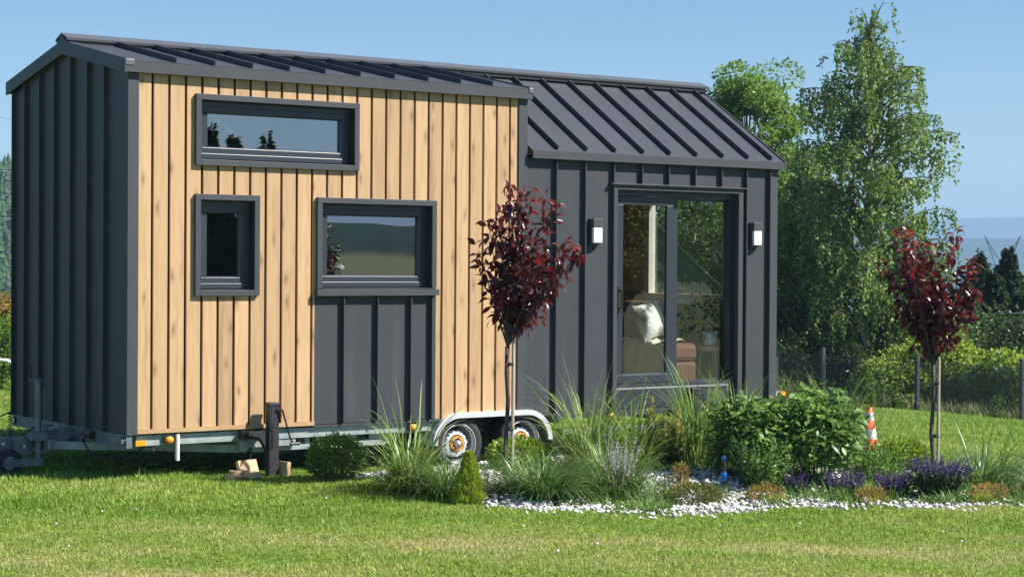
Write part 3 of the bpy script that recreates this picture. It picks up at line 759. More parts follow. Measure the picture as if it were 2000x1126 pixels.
# jockey wheel
m_ = MB(); m_.tube([(-.33, 1.03, -.29), (-.33, 1.03, .37)], .026, 12)
for k_ in range(14): m_.tube([(-.33, 1.03, .03+k_*.018), (-.33, 1.03, .04+k_*.018)], .031, 12)
m_.tube([(-.33, 1.03, .37), (-.33, 1.03, .40)], [.034, .02], 10); m_.box(-.42, -.30, 1.02, 1.04, .39, .40)
m_.box(-.40, -.27, .99, 1.12, -.115, -.05); m_.box(-.60, -.3, .985, .997, -.32, -.26); m_.box(-.60, -.3, 1.065, 1.077, -.32, -.26)
J = m_.build('jockey_wheel', M['galv_dark'], H)
MB().lathe([(.055, -.028), (.1, -.03), (.112, -.02), (.112, .02), (.1, .03), (.055, .028), (.055, -.028)], 24, Matrix.Translation((-.58, 1.03, -.288)), 'y').build('tyre', M['rubber'], J, smooth=True)
MB().lathe([(.0, -.035), (.03, -.035), (.035, -.01), (.055, -.02), (.055, .02), (0, .035)], 18, Matrix.Translation((-.58, 1.03, -.288)), 'y').build('rim', M['galv'], J)
MB().tube([(-.40, 1.03, .40), (-.405, 1.03, .50)], .012, 8).build('crank_handle', M['black'], J)
m_ = MB()
for k_ in range(12): m_.lathe([(.010, -.002), (.012, .0), (.010, .002), (.008, 0), (.010, -.002)], 8, Matrix.Translation((-.28, 1.03, .30-k_*.026)) @ Matrix.Rotation(R(90*(k_ % 2)), 4, 'Z') @ Matrix.Scale(1.5, 4, (0, 0, 1)), 'y')
m_.build('chain', M['galv'], J)
# cables at the drawbar
def coil(c, r_, n, h):
    return [(c[0]+r_*math.cos(a), c[1]+r_*math.sin(a), c[2]+h*a/(2*math.pi*n)) for a in np.linspace(0, 2*math.pi*n, n*10)]
cb = MB(); cb.tube([(-.45, 1.35, .10), (-.62, 1.32, .05), (-.68, 1.3, -.08), (-.6, 1.3, -.2), (-.48, 1.3, -.17), (-.3, 1.2, -.02), (-.18, 1.1, -.0)], .007, 6)
cb.tube(coil((-.45, 1.35, -.22), .017, 14, .32), .004, 5)
cb.tube([(.0, .75, -.06), (-.08, .7, -.1), (-.05, .6, -.2), (.1, .45, -.24), (.25, .4, -.2), (.3, .3, -.13)], .008, 6)
cb.tube([(.2, .06, -.1), (.25, .06, -.14), (.33, .06, -.16), (.38, .07, -.155)], .004, 5)
cb.tube([(1.05, .09, -.18), (1.06, .08, -.27), (1.10, .08, -.31), (1.14, .08, -.27), (1.16, .09, -.18)], .006, 6)
cb.build('cable', M['black'], H)
MB().tube([(-.02, .80, -.045), (-.02, .62, -.055)], [.03, .038], 10).build('plug', M['black'], H)
# reflectors, side lamps
for y in (.04, 2.44):
    d_ = MB().tube([(-.002, y+.0, -.062), (-.014, y, -.062)], .036, 18).build('round_reflector', M['frame'], H)
    m2 = MB().tube([(-.0145, y, -.062), (-.017, y, -.062)], .022, 14).build('reflector_lens', M['opal'], d_)
MB().box(.085, .175, .012, .03, -.105, -.06).build('reflector', M['amber'], H, bevel=.004)
for x, z in ((.375, -.06), (2.70, -.06), (4.91, -.05)):
    o_ = MB().box(x-.05, x+.045, .005, .02, z-.035, z+.03).build('side_marker', M['black'], H)
    MB().lathe([(.0, -.018), (.02, -.016), (.03, -.004), (.03, .004)], 14, Matrix.Translation((x, .002, z-.004)) @ Matrix.Scale(1.25, 4, (1, 0, 0)), 'y').build('lens', M['amber'], o_, smooth=True)
MB().box(7.0005, 7.09, .0, .06, .055, .11).build('end_marker', M['galv'], H)
o_ = MB().box(7.06, 7.12, -.03, .03, .065, .105).build('end_lamp', M['amber'], H)
MB().box(7.075, 7.125, -.02, .03, -.09, .0645).build('lamp_arm', M['black'], o_)
MB().tube([(.45, .015, -.02), (.45, .015, -.235)], .018, 12).build('drain_pipe', M['white'], H)
# wheels
def wheel(x):
    c_ = (x, .10, -.235)
    mt = Matrix.Translation(c_)
    ty = MB().lathe([(.172, -.092), (.19, -.1), (.225, -.103), (.248, -.092), (.262, -.065), (.265, 0), (.262, .065), (.248, .092), (.225, .103), (.172, .092), (.172, -.092)], 40, mt, 'y').build('wheel', M['rubber'], H, smooth=True)
    gr = MB()
    MB().lathe([(.172, -.096), (.180, -.099), (.184, -.094), (.180, -.088), (.166, -.08), (.160, -.04), (.158, .05), (.15, .06)], 40, mt, 'y').build('rim', M['rim'], ty, smooth=True)
    # disc with scalloped edge
    dm = MB(); nsc = 60
    prof = []
    vi = len(dm.v)
    for ring_i, (rr, yy) in enumerate(((.118, .02), (.112, -.055), (.085, -.062), (.078, -.05))):
        for j in range(nsc):
            t2 = 2*math.pi*j/nsc; q = rr+(.006*math.copysign(1, math.sin(t2*15)) if ring_i < 2 else 0)
            dm.v.append((c_[0]+q*math.cos(t2), c_[1]+yy, c_[2]+q*math.sin(t2)))
    for a in range(3):
        for j in range(nsc): dm.f.append((a*nsc+j, a*nsc+(j+1) % nsc, (a+1)*nsc+(j+1) % nsc, (a+1)*nsc+j))
    dm.build('wheel_disc', M['fender'], ty)
    MB().lathe([(.078, -.035), (.0, -.035)], 24, mt, 'y').build('brake_plate', M['galv_dark'], ty)
    MB().lathe([(.072, -.04), (.07, -.068), (.05, -.072), (.045, -.05)], 24, mt, 'y').build('hub_ring', M['orange'], ty)
    MB().lathe([(.032, -.04), (.032, -.085), (.024, -.1), (.0, -.104)], 18, mt, 'y').build('hub_cap', M['rim'], ty, smooth=True)
    m3 = MB()
    for j in range(5):
        t2 = 2*math.pi*j/5; m3.tube([(c_[0]+.057*math.cos(t2), c_[1]-.07, c_[2]+.057*math.sin(t2)), (c_[0]+.057*math.cos(t2), c_[1]-.083, c_[2]+.057*math.sin(t2))], .009, 6)
    m3.build('wheel_bolts', M['rim'], ty)
for x in (3.182, 3.884): wheel(x)
for x in (3.182, 3.884):
    MB().lathe([(.0, -.1), (.172, -.1), (.225, -.103), (.262, -.065), (.262, .065), (.225, .103), (0, .1)], 24, Matrix.Translation((x, 2.4, -.235)), 'y').build('wheel', M['rubber'], H, smooth=True)
    MB().tube([(x, .2, -.235), (x, 2.3, -.235)], .03, 8).build('axle', M['galv_dark'], H)
# fender: rounded strip bent over both wheels
def fpath(off):
    pts = []
    r_ = .27
    for a in np.linspace(180, 90, 10): pts.append((3.16+(r_+off)*math.cos(R(a)), -.235+(r_+off)*math.sin(R(a))))
    for a in np.linspace(90, 0, 10): pts.append((3.905+(r_+off)*math.cos(R(a)), -.235+(r_+off)*math.sin(R(a))))
    return pts
po, pi_ = fpath(.012), fpath(-.035); pt = fpath(.006)
for y0 in (-.045, 2.3):
    m_ = MB(); n = len(po); y1 = y0+.245
    for P, yy in ((pi_, y0+.006), (pi_, y0), (po, y0), (po, y1), (pt, y1), (pt, y0+.006)):
        for (x, z) in P: m_.v.append((x, yy, z))
    for a in range(6):
        b2 = (a+1) % 6
        for j in range(n-1): m_.f.append((a*n+j, a*n+j+1, b2*n+j+1, b2*n+j))
    m_.build('fender', M['fender'], H, smooth=False)
MB().box(2.95, 4.15, .2, .215, -.2, -.021).build('wheel_arch_liner', M['black'], H)
# black corner legs with cranks
def leg(x, y, zt, gz, flip=1):
    m2 = MB().box(x-.045, x+.045, y-.035, y+.035, gz-.02, zt-.03); m2.box(x-.05, x+.05, y-.04, y+.04, zt-.03, zt)
    lo = m2.build('support_leg', M['blacksteel'], H, bevel=.004)
    MB().prism([(x-.045, -.02), (x-.22, -.02), (x-.22, -.05), (x-.12, -.07), (x-.07, -.15), (x-.045, -.2)], 'y', y-.01, y+.05).build('leg_bracket', M['blacksteel'], lo)
    MB().box(x-.24, x-.04, y+.05, .04, -.085, -.022).build('leg_mount', M['blacksteel'], lo)
    MB().tube([(x+.02, y-.045, zt-.05), (x+.06, y-.06, zt-.06), (x+.13, y-.07, zt-.3), (x+.15, y-.07, zt-.33)], .008, 8).tube([(x+.13, y-.07, zt-.345), (x+.22, y-.07, zt-.345)], .014, 8).build('crank_handle', M['black'], lo)
    MB().tube([(x-.03, y-.05, zt-.03), (x-.04, y-.05, zt-.15), (x-.01, y-.045, zt-.25), (x-.02, y-.045, zt-.38)], .004, 5).build('cable', M['black'], lo)
leg(1.245, -.115, .215, -.42); leg(5.86, -.08, .185, -.48)

# ------------------------------------------------------------------ things inside the house
def cushion(name, c_, sx_, sz_, th, rot, mat, label, cat, bulge=1.0):
    V = []; Fc = []; n = 12
    for s in (-1, 1):
        for i in range(n+1):
            for j in range(n+1):
                u, v = -1+2*i/n, -1+2*j/n
                pinch = 1-.12*(abs(u)*abs(v))**.5*0; e_ = max(0, 1-u**4)*max(0, 1-v**4)
                uu = u*(1-.09*(1-abs(v)**2)*abs(u)**3*1.0+.03*abs(v)**6); vv = v*(1-.09*(1-abs(u)**2)*abs(v)**3+.03*abs(u)**6)
                w_ = s*th*(e_**.6)*(1+.12*mnoise.noise(Vector((u*2, v*2, c_[0]*9))))
                V.append((uu*sx_/2, w_, vv*sz_/2))
    for s in range(2):
        o0 = s*(n+1)**2
        for i in range(n):
            for j in range(n):
                a = o0+i*(n+1)+j; Fc.append((a, a+1, a+n+2, a+n+1) if s else (a, a+n+1, a+n+2, a+1))
    o = np_mesh(name, np.array(V), np.array(Fc), mat, smooth=True)
    o.location = c_; o.rotation_euler = rot; return tag(o, label, cat)
M['leatherb'] = simple('brown_fabric', (.16, .065, .04), .8, 0, .15, 20)
M['darkblanket'] = simple('dark_grey_fabric', (.035, .035, .04), .95, 0, .3, 20, .5, 80)
def fur():
    m, t, b = nt('grey_white_fur'); v = t.nodes.new('ShaderNodeTexCoord').outputs['Object']; n = noise_n(t, v, 4.5, 3, .6)
    r = ramp(t, n.outputs[0], [(.38, (.04, .04, .045)), (.45, (.4, .38, .36)), (.52, (.78, .75, .70))]); L(t, r.outputs[0], b.inputs['Base Color']); b.inputs['Roughness'].default_value = 1
    n2 = noise_n(t, v, 60, 3); bump(t, b, n2.outputs[0], .8, .02); return m
M['fur'] = fur(); M['throw'] = simple('cream_knitted_throw', (.62, .56, .45), .95, 0, .12, 12, .8, 60)
S = empty('sofa', (0, 0, 0), 'brown corner sofa under the gable window behind the glass door', 'sofa')
MB().box(5.80, 6.72, .66, 2.25, .071, .42).build('base', M['leatherb'], S, bevel=.03)
MB().box(5.80, 6.20, .26, .655, .071, .42).build('footrest', M['leatherb'], S, bevel=.03)
MB().box(5.77, 6.70, .66, 2.23, .421, .60).build('seat', M['leatherb'], S, bevel=.05)
MB().box(5.77, 6.20, .25, .655, .421, .60).build('seat', M['leatherb'], S, bevel=.05)
MB().box(6.62, 6.82, .66, 2.25, .45, .99).build('backrest', M['leatherb'], S, bevel=.05)
cushion('pillow', (5.84, .57, .82), .38, .38, .08, (R(-18), R(-10), R(14)), M['fur'], 'fluffy grey and white pillow on the sofa behind the left door pane', 'pillow')
cushion('pillow', (5.98, 1.02, .80), .42, .40, .09, (R(-22), R(18), R(-10)), M['leatherb'], 'rust brown pillow leaning beside the furry pillow', 'pillow')
# throw over the seat, hanging down its front edge
V = []; Fc = []; nu, nv = 44, 30
for i in range(nu+1):
    for j in range(nv+1):
        u, v = i/nu, j/nv; y = .28+.66*u+.02*math.sin(v*7+u*3); s_ = v*(.74+.05*math.sin(u*9)+.03*math.sin(u*23))
        wv = (.022*math.sin(u*21+v*2)+.012*math.sin(u*47+1))*min(1, v*1.6)
        if s_ < .30: x, z = 6.05-s_, .622+.016*math.sin(u*17+5*v)+.012*math.sin(v*31+u*4)
        else: x, z = 5.735+wv, .612-(s_-.30)
        V.append((x, y, z))
for i in range(nu):
    for j in range(nv): a = i*(nv+1)+j; Fc.append((a, a+1, a+nv+2, a+nv+1))
th = tag(np_mesh('throw', np.array(V), np.array(Fc), M['throw'], smooth=True), 'cream knitted throw hanging over the sofa edge, with fringes', 'throw')
fr_ = MB()
for i in range(60):
    u = i/60; y = .28+.66*u+.02*math.sin(7+u*3); z = .612-(.74+.05*math.sin(u*9)+.03*math.sin(u*23)-.30); x = 5.735+.022*math.sin(u*21+2)+.012*math.sin(u*47+1)
    fr_.tube([(x, y, z), (x+rnd.uniform(-.01, .01), y+rnd.uniform(-.01, .01), z-.04), (x+rnd.uniform(-.015, .015), y+rnd.uniform(-.015, .015), z-.09)], .003, 4)
fo_ = fr_.build('fringe', M['throw']); fo_.parent = th; fo_['kind'] = 'stuff'
cushion('blanket', (6.50, .86, .74), .56, .56, .15, (R(-10), 0, R(4)), M['darkblanket'], 'dark grey blanket heaped on the right part of the sofa', 'blanket')
cushion('pillow', (6.46, .86, .99), .26, .10, .06, (0, R(8), 0), M['fur'], 'small white fluffy pillow topping the dark blanket', 'pillow')
ST = empty('stool', (6.46, .38, .07), 'round wooden stool on thin white legs', 'stool')
MB().lathe([(0, .44), (.125, .44), (.13, .45), (.13, .485), (.125, .492), (0, .492)], 28).build('seat', M['offcut'], ST)
for k_ in range(3):
    a = 2*math.pi*k_/3+.5; MB().tube([(.09*math.cos(a), .09*math.sin(a), .44), (.12*math.cos(a), .12*math.sin(a), .002)], .006, 6).build('leg', M['white'], ST)
PT = empty('potted_plant', (6.46, .38, .5625), 'dark leafy house plant in a white pot on the stool', 'potted plant')
MB().lathe([(0, 0), (.055, 0), (.065, .02), (.082, .145), (.074, .145), (.06, .12), (0, .12)], 28).build('pot', M['white'], PT, smooth=True)

def leaf_cloud(P, D, size, ratio=.5, jit=.25, up=.0):
    """diamond leaves with a fold: P positions (n,3), D direction vectors; 4 verts 2 tris"""
    n = len(P); D = D/np.maximum(1e-6, np.linalg.norm(D, axis=1))[:, None]
    r_ = nr.normal(size=(n, 3)); r_[:, 2] += up; S_ = np.cross(D, r_); S_ /= np.maximum(1e-6, np.linalg.norm(S_, axis=1))[:, None]; Nn = np.cross(S_, D)
    sz = (size*(1+jit*nr.uniform(-1, 1, n)))[:, None]
    a = P; b = P+D*sz*.45+S_*sz*ratio*.5+Nn*sz*.08; c = P+D*sz; d = P+D*sz*.45-S_*sz*ratio*.5+Nn*sz*.08
    V = np.stack([a, b, c, d], 1).reshape(-1, 3); i = np.arange(n)*4
    Fc = np.concatenate([np.stack([i, i+1, i+2], 1), np.stack([i, i+2, i+3], 1)])
    return V, Fc
def sph(n): 
    v = nr.normal(size=(n, 3)); return v/np.linalg.norm(v, axis=1)[:, None]
Pp = np.array([0, 0, .33])+nr.normal(size=(500, 3))*np.array([.07, .07, .12]); Pp[:, 2] = np.clip(Pp[:, 2], .14, .62)
V, Fc = leaf_cloud(Pp, sph(500), .045); np_mesh('foliage', V, Fc, M['darkleaf'], PT, 'stuff')
MB().tube([(0, 0, .12), (.01, 0, .3), (0, .01, .5)], .006, 6).build('stem', M['trunk'], PT)
# string of fairy lights hanging in the loft, chrome tap added to give the glint in the kitchen window
o = MB().tube([(.80, .16, 2.60), (.86, .16, 2.55), (.92, .17, 2.51), (.98, .17, 2.46), (1.02, .18, 2.45)], .004, 6).build('string_lights', M['white']); tag(o, 'short string of white fairy lights hanging in the loft window', 'string lights')
o = MB().tube([(2.08, .3, 1.18), (2.08, .3, 1.30), (2.085, .29, 1.34), (2.11, .27, 1.35), (2.13, .25, 1.32)], .011, 8).build('tap', M['fender'], smooth=True); tag(o, 'added chrome tap giving the bright glint behind the square window', 'tap')
o = MB().box(1.4, 3.2, .16, .7, 1.06, 1.10).box(1.45, 3.15, .18, .68, .071, 1.0595).build('kitchen_counter', M['room_dark']); tag(o, 'dark kitchen counter behind the square window', 'counter')

# ------------------------------------------------------------------ planting helpers
def at(px, d):
    """ground position at distance d along the bearing of photo column px"""
    a = YAW+math.atan((px-1000)/F); return CAM.x+d*math.sin(a), CAM.y+d*math.cos(a)
def zat(px, py, d):
    return CAM.z+d*(515+.0069*(px-1000)-py)/F
RV = np.array([math.cos(YAW), -math.sin(YAW), 0])       # to the right as seen by the visitor
FV = np.array([math.sin(YAW), math.cos(YAW), 0])

def grass_blades(n, r0, l0, l1, t0, t1, k0, k1, width, nseg=7, pw=1.0):
    """arching ribbons; returns V, F(quads)"""
    az = nr.uniform(0, 2*np.pi, n); rb = r0*np.sqrt(nr.uniform(0, 1, n))
    bx = rb*np.cos(az+nr.normal(0, .6, n)); by = rb*np.sin(az+nr.normal(0, .6, n))
    Ln = l0+(l1-l0)*nr.uniform(0, 1, n)**pw; tt = nr.uniform(t0, t1, n); kk = nr.uniform(k0, k1, n)
    P = np.stack([bx, by, np.zeros(n)], 1); Vs = []; tw = nr.uniform(-.9, .9, n)
    for s in range(nseg+1):
        f = s/nseg; th = tt+kk*f**1.7
        wd = width*(1-f**2.2)*(.55+.45*min(1, f*4))*(.7+.6*nr.uniform(0, 1, n)) if s == 0 else wd0*(1-f**2.2)*(.6+.4*min(1, f*4))+.0004
        if s == 0: wd0 = width*(.7+.6*nr.uniform(0, 1, n)); wd = wd0*.6
        side = np.stack([-np.sin(az+tw*f), np.cos(az+tw*f), .25*np.sin(tw)], 1)*wd[:, None]*.5
        Vs.append(P-side); Vs.append(P+side)
        st = (Ln/nseg)[:, None]*np.stack([np.sin(th)*np.cos(az), np.sin(th)*np.sin(az), np.cos(th)], 1); P = P+st
    V = np.stack(Vs, 1); m_ = 2*(nseg+1); base = (np.arange(n)*m_)[:, None]
    q = np.array([[2*s, 2*s+1, 2*s+3, 2*s+2] for s in range(nseg)])
    return V.reshape(-1, 3), (base[:, :, None]+q[None]).reshape(-1, 4)
def join(parts):
    V = []; Fc = []; o = 0
    for v, f in parts: V.append(v); Fc.append(f+o); o += len(v)
    return np.concatenate(V), np.concatenate(Fc)
def seat(x, y):
    """slide a point toward the viewer until the mound of the bed is reached on the same sight line"""
    dx, dy, dz = x-CAM.x, y-CAM.y, -.47-CAM.z; t_ = 1.0
    for _ in range(30):
        g_ = ground(CAM.x+dx*t_, CAM.y+dy*t_); t_ = .5*t_+.5*(g_-CAM.z)/dz
    return CAM.x+dx*t_, CAM.y+dy*t_
def place(o, x, y, dz=-.01):
    x, y = seat(x, y); o.location = (x, y, ground(x, y)+dz); return o
def tuft_plant(name, x, y, parts, mat, label, cat, group=None):
    V, Fc = join(parts); o = np_mesh(name, V, Fc, mat); place(o, x, y); return tag(o, label, cat, group)

# ------------------------------------------------------------------ gravel bed
BED = [(1.80, -.42), (1.60, -.75), (1.68, -1.3), (1.76, -1.9), (1.66, -2.5), (1.66, -2.98), (2.25, -3.22), (2.9, -3.46), (3.5, -3.50), (4.05, -3.66), (4.53, -3.86), (5.2, -4.3), (5.6, -4.75), (6.6, -4.8), (7.4, -3.8), (7.2, -2.4), (6.7, -1.5), (6.1, -.7), (5.7, -.25), (4.5, -.15), (3.2, -.3), (2.4, -.3)]
def in_bed(x, y, grow=0):
    x += .07*math.sin(y*9)+.05*math.sin(x*13+y*4); y += .06*math.sin(x*8)
    c_ = False; n = len(BED)
    for i in range(n):
        (x1, y1), (x2, y2) = BED[i], BED[(i+1) % n]
        if (y1 > y) != (y2 > y) and x < (x2-x1)*(y-y1)/(y2-y1)+x1: c_ = not c_
    return c_
M['gravelbase'] = simple('grey_white_grit', (.30, .28, .25), .95, 0, .45, 60, .8, 70)
M['stone'] = None
m_, t, b = nt('white_marble_chips'); g = t.nodes.new('ShaderNodeNewGeometry')
r_ = ramp(t, g.outputs['Random Per Island'], [(0, (.22, .19, .16)), (.10, (.42, .38, .34)), (.3, (.60, .58, .55)), (.8, (.70, .68, .66)), (1, (.80, .79, .78))]); L(t, r_.outputs[0], b.inputs['Base Color']); b.inputs['Roughness'].default_value = .7
M['stone'] = m_
cell = .09; cells = {}; V = []; Fc = []
def cv(i, j):
    if (i, j) not in cells:
        cells[(i, j)] = len(V); x, y = i*cell, j*cell; V.append((x, y, ground(x, y)+.006+.012*mnoise.noise(Vector((x*5, y*5, 0)))))
    return cells[(i, j)]
for i in range(14, 88):
    for j in range(-57, 2):
        if in_bed((i+.5)*cell, (j+.5)*cell): Fc.append((cv(i, j), cv(i+1, j), cv(i+1, j+1), cv(i, j+1)))
mb = MB(); mb.v = V; mb.f = Fc; tag(mb.build('gravel_bed', M['gravelbase'], smooth=True), 'pale grit under the white stones of the flower bed', kind='structure')
bm = bmesh.new(); bmesh.ops.create_icosphere(bm, subdivisions=1, radius=1); ico = np.array([v.co[:] for v in bm.verts]); icf = np.array([[v.index for v in f.verts] for f in bm.faces]); bm.free()
pts = []
while len(pts) < 11500:
    x, y = rnd.uniform(1.4, 7.6), rnd.uniform(-5.1, 0)
    if not in_bed(x, y) and in_bed(x+.12, y+.22) and rnd.random() < .12: pts.append((x, y)); continue
    if in_bed(x, y) and (y < -.9 or rnd.random() < .4) and (x < 6.3 or rnd.random() < .4): pts.append((x, y))
n = len(pts); P = np.array([(x, y, ground(x, y)+.012) for x, y in pts])
sc = nr.uniform(.009, .024, (n, 1, 1))*np.stack([nr.uniform(.8, 1.5, n), nr.uniform(.7, 1.1, n), nr.uniform(.5, .9, n)], 1)[:, None, :]
loc = ico[None]*sc*(1+.25*nr.uniform(-1, 1, (n, 12, 1)))
a = nr.uniform(0, 6.28, n); ca, sa = np.cos(a)[:, None], np.sin(a)[:, None]
X = loc[:, :, 0]*ca-loc[:, :, 1]*sa; Y = loc[:, :, 0]*sa+loc[:, :, 1]*ca
V = np.stack([X, Y, loc[:, :, 2]], 2)+P[:, None, :]+np.array([0, 0, 1])*nr.uniform(0, .02, (n, 1, 1))
Fc = (icf[None]+(np.arange(n)*12)[:, None, None]).reshape(-1, 3)
tag(np_mesh('gravel', V.reshape(-1, 3), Fc, M['stone']), 'white marble gravel covering the flower bed', kind='stuff')

# ------------------------------------------------------------------ lawn
def gn_scatter(name, P, rot, scl, proto, mat, label, kind='stuff'):
    me = bpy.data.meshes.new(name); me.vertices.add(len(P)); me.vertices.foreach_set('co', P.astype(np.float32).ravel())
    a = me.attributes.new('rot', 'FLOAT_VECTOR', 'POINT'); a.data.foreach_set('vector', rot.astype(np.float32).ravel())
    a = me.attributes.new('scl', 'FLOAT_VECTOR', 'POINT'); a.data.foreach_set('vector', scl.astype(np.float32).ravel())
    me.materials.append(mat); o = bpy.data.objects.new(name, me); C.objects.link(o)
    g = bpy.data.node_groups.new(name, 'GeometryNodeTree'); g.interface.new_socket('Geometry', in_out='INPUT', socket_type='NodeSocketGeometry'); g.interface.new_socket('Geometry', in_out='OUTPUT', socket_type='NodeSocketGeometry')
    gi, go = g.nodes.new('NodeGroupInput'), g.nodes.new('NodeGroupOutput')
    ip = g.nodes.new('GeometryNodeInstanceOnPoints'); oi = g.nodes.new('GeometryNodeObjectInfo'); oi.inputs[0].default_value = proto
    n1 = g.nodes.new('GeometryNodeInputNamedAttribute'); n1.data_type = 'FLOAT_VECTOR'; n1.inputs[0].default_value = 'rot'
    n2 = g.nodes.new('GeometryNodeInputNamedAttribute'); n2.data_type = 'FLOAT_VECTOR'; n2.inputs[0].default_value = 'scl'
    er = g.nodes.new('FunctionNodeEulerToRotation')
    g.links.new(gi.outputs[0], ip.inputs['Points']); g.links.new(oi.outputs['Geometry'], ip.inputs['Instance'])
    g.links.new(n1.outputs[0], er.inputs[0]); g.links.new(er.outputs[0], ip.inputs['Rotation']); g.links.new(n2.outputs[0], ip.inputs['Scale'])
    g.links.new(ip.outputs[0], go.inputs[0])
    md = o.modifiers.new('scatter', 'NODES'); md.node_group = g
    return tag(o, label, kind=kind)
def tuft(n, spread, h, wd, seed):
    V, Fc = grass_blades(n, spread, h*.55, h, .05, .75, .1, 1.1, wd, 3); return np_mesh('tuft', V, Fc, M['blade'], link=False)
near_t = tuft(12, .022, 1.0, .11, 1)     # unit height, scaled per point
P = []; S = []
def add_zone(d0, d1, dens, hmul, a_extra=.07):
    A = (.263+a_extra); area = A*(d1*d1-d0*d0); n = int(area*dens)
    d = np.sqrt(nr.uniform(d0*d0, d1*d1, n)); a = YAW+nr.uniform(-A, A, n)
    x = CAM.x+d*np.sin(a); y = CAM.y+d*np.cos(a)
    for i in range(n):
        xi, yi = x[i], y[i]
        if in_bed(xi, yi) and rnd.random() > .012: continue
        if 0 < xi < 7 and .4 < yi < 2.3 and rnd.random() > .12: continue
        v = xi*FV[0]+yi*FV[1]     # depth coordinate
        lush = mnoise.noise(Vector((xi*.9, yi*.9, 0)))
        cl_ = mnoise.noise(Vector((xi*3.1, yi*3.1, 5)))+.5*mnoise.noise(Vector((xi*8, yi*8, 9)))
        h = (.034+.010*lush+.010*cl_)*hmul
        if rnd.random() < .003: h *= 1.6
        wild = sm((v+2.1)/1.0)*(1-sm((v-1.6)/1.2))*(1 if xi < .55 else .2)    # unmown strip by the trailer
        h *= 1+.7*wild
        if in_bed(xi, yi) is False and -.25 < v+0: pass
        P.append((xi, yi, ground(xi, yi)-.006)); S.append((1.0*hmul*(1+.25*wild), 1.0*hmul*(1+.25*wild), h*rnd.uniform(.65, 1.35)))
add_zone(10.0, 13.2, 1900, 1.0); add_zone(13.2, 17.5, 1200, 1.15); add_zone(17.5, 25, 420, 1.5); add_zone(25, 47, 130, 2.3)
P = np.array(P); S = np.array(S); n = len(P)
# unit tuft is one metre tall: scale z to the height, x/y keep the blades about as wide as grass
S2 = np.stack([S[:, 2]*1.0+.012*S[:, 0], S[:, 2]*1.0+.012*S[:, 0], S[:, 2]], 1)
S2[:, 0:2] *= 1.05
rot = np.stack([nr.normal(0, .12, n), nr.normal(0, .12, n), nr.uniform(0, 6.28, n)], 1)
bl = grass_blades(12, .35, .55, 1.0, .05, .8, .1, 1.2, .085, 3)
near_t = np_mesh('tuft', bl[0], bl[1], M['blade'], link=False)
gn_scatter('lawn_grass', P, rot, S2, near_t, M['blade'], 'mown lawn grass, taller beside the trailer')
# small white clover heads dotted over the lawn
cl = MB()
for i in range(36):
    d = rnd.uniform(11.4, 20); a = YAW+rnd.uniform(-.26, .26); x, y = CAM.x+d*math.sin(a), CAM.y+d*math.cos(a)
    if in_bed(x, y) or (0 < x < 7 and -.1 < y < 2.6): continue
    z = ground(x, y)+.035; s_ = rnd.uniform(.006, .011)
    cl.lathe([(0, -s_), (s_, 0), (0, s_)], 6, Matrix.Translation((x, y, z)))
tag(cl.build('clover_flowers', M['white']), 'white clover heads dotted over the lawn', kind='stuff')

# ------------------------------------------------------------------ plants of the bed
def dome_leaves(n, rx, ry, rz, size, shell=.6, ratio=.5, zc=.5, up=.5, lumps=0, bottom=0.0):
    D = sph(n); 
    rr = (shell+(1-shell)*nr.uniform(0, 1, n)**.6)[:, None]
    lump = 1+.10*np.array([mnoise.noise(Vector(tuple(d*2.3+np.array([rx*7, ry, n*.01])))) for d in D])[:, None]*2
    P = D*rr*lump*np.array([rx, ry, rz]); P[:, 2] += rz*zc*2*.5+bottom; keep = P[:, 2] > .01; P, D = P[keep], D[keep]
    dd = D+np.array([0, 0, up])+nr.normal(0, .45, D.shape)
    return leaf_cloud(P, dd, size, ratio)
def shrub(name, x, y, rx, ry, rz, n, size, mat, label, cat='shrub', ratio=.5, stems=6, up=.5, zc=1.0, shell=.55, group=None):
    x, y = seat(x, y)
    e_ = empty(name, (x, y, ground(x, y)-.01), label, cat, group)
    V, Fc = dome_leaves(n, rx, ry, rz, size, shell, ratio, zc, up)
    np_mesh('foliage', V, Fc, mat, e_, 'stuff')
    m_ = MB()
    for i in range(stems):
        a = rnd.uniform(0, 6.28); q = rnd.uniform(.3, .8); m_.tube([(.02*math.cos(a), .02*math.sin(a), 0), (rx*q*.5*math.cos(a), ry*q*.5*math.sin(a), rz*.6), (rx*q*math.cos(a), ry*q*math.sin(a), rz*(1.1+zc*.3))], [.008, .006, .002], 5)
    m_.build('stems', M['trunk'], e_); return e_
shrub('azalea_bush', 1.86, -.12, .24, .24, .185, 2300, .042, M['azalea'], 'round dark green azalea bush on the lawn right of the black support leg')
shrub('spirea_bush', 3.50, -.45, .26, .23, .145, 1700, .045, M['spirea'], 'lime green spirea bush in front of the rear trailer wheel')
shrub('spirea_bush', 4.50, -.74, .20, .20, .17, 1000, .045, M['spirea'], 'lime green spirea bush left of the dwarf pine')
shrub('spirea_bush', 6.62, -2.05, .27, .25, .14, 1500, .045, M['spirea'], 'lime green bush between the traffic cone and the second plum stem')
shrub('low_shrub', 5.54, -2.85, .20, .18, .14, 900, .04, M['azalea'], 'low mid green shrub left of the largest violet sage')
shrub('low_shrub', 5.95, -2.45, .16, .16, .12, 600, .04, M['hydra'], 'low dark green shrub behind the violet sage, left of the plum stem')
shrub('creeping_juniper', 3.38, -2.95, .26, .16, .08, 1500, .035, M['olive'], 'flat olive green juniper on the gravel at the lawn edge', 'juniper', .3)
shrub('creeping_juniper', 4.02, -2.05, .07, .07, .10, 350, .03, M['rust'], 'small bronze juniper sprig behind the flat olive one', 'juniper', .3)
shrub('rusty_creeper', 3.90, -3.2, .17, .09, .075, 700, .035, M['rust'], 'orange tipped creeping plant left of the violet sages', 'ground cover plant', .25)
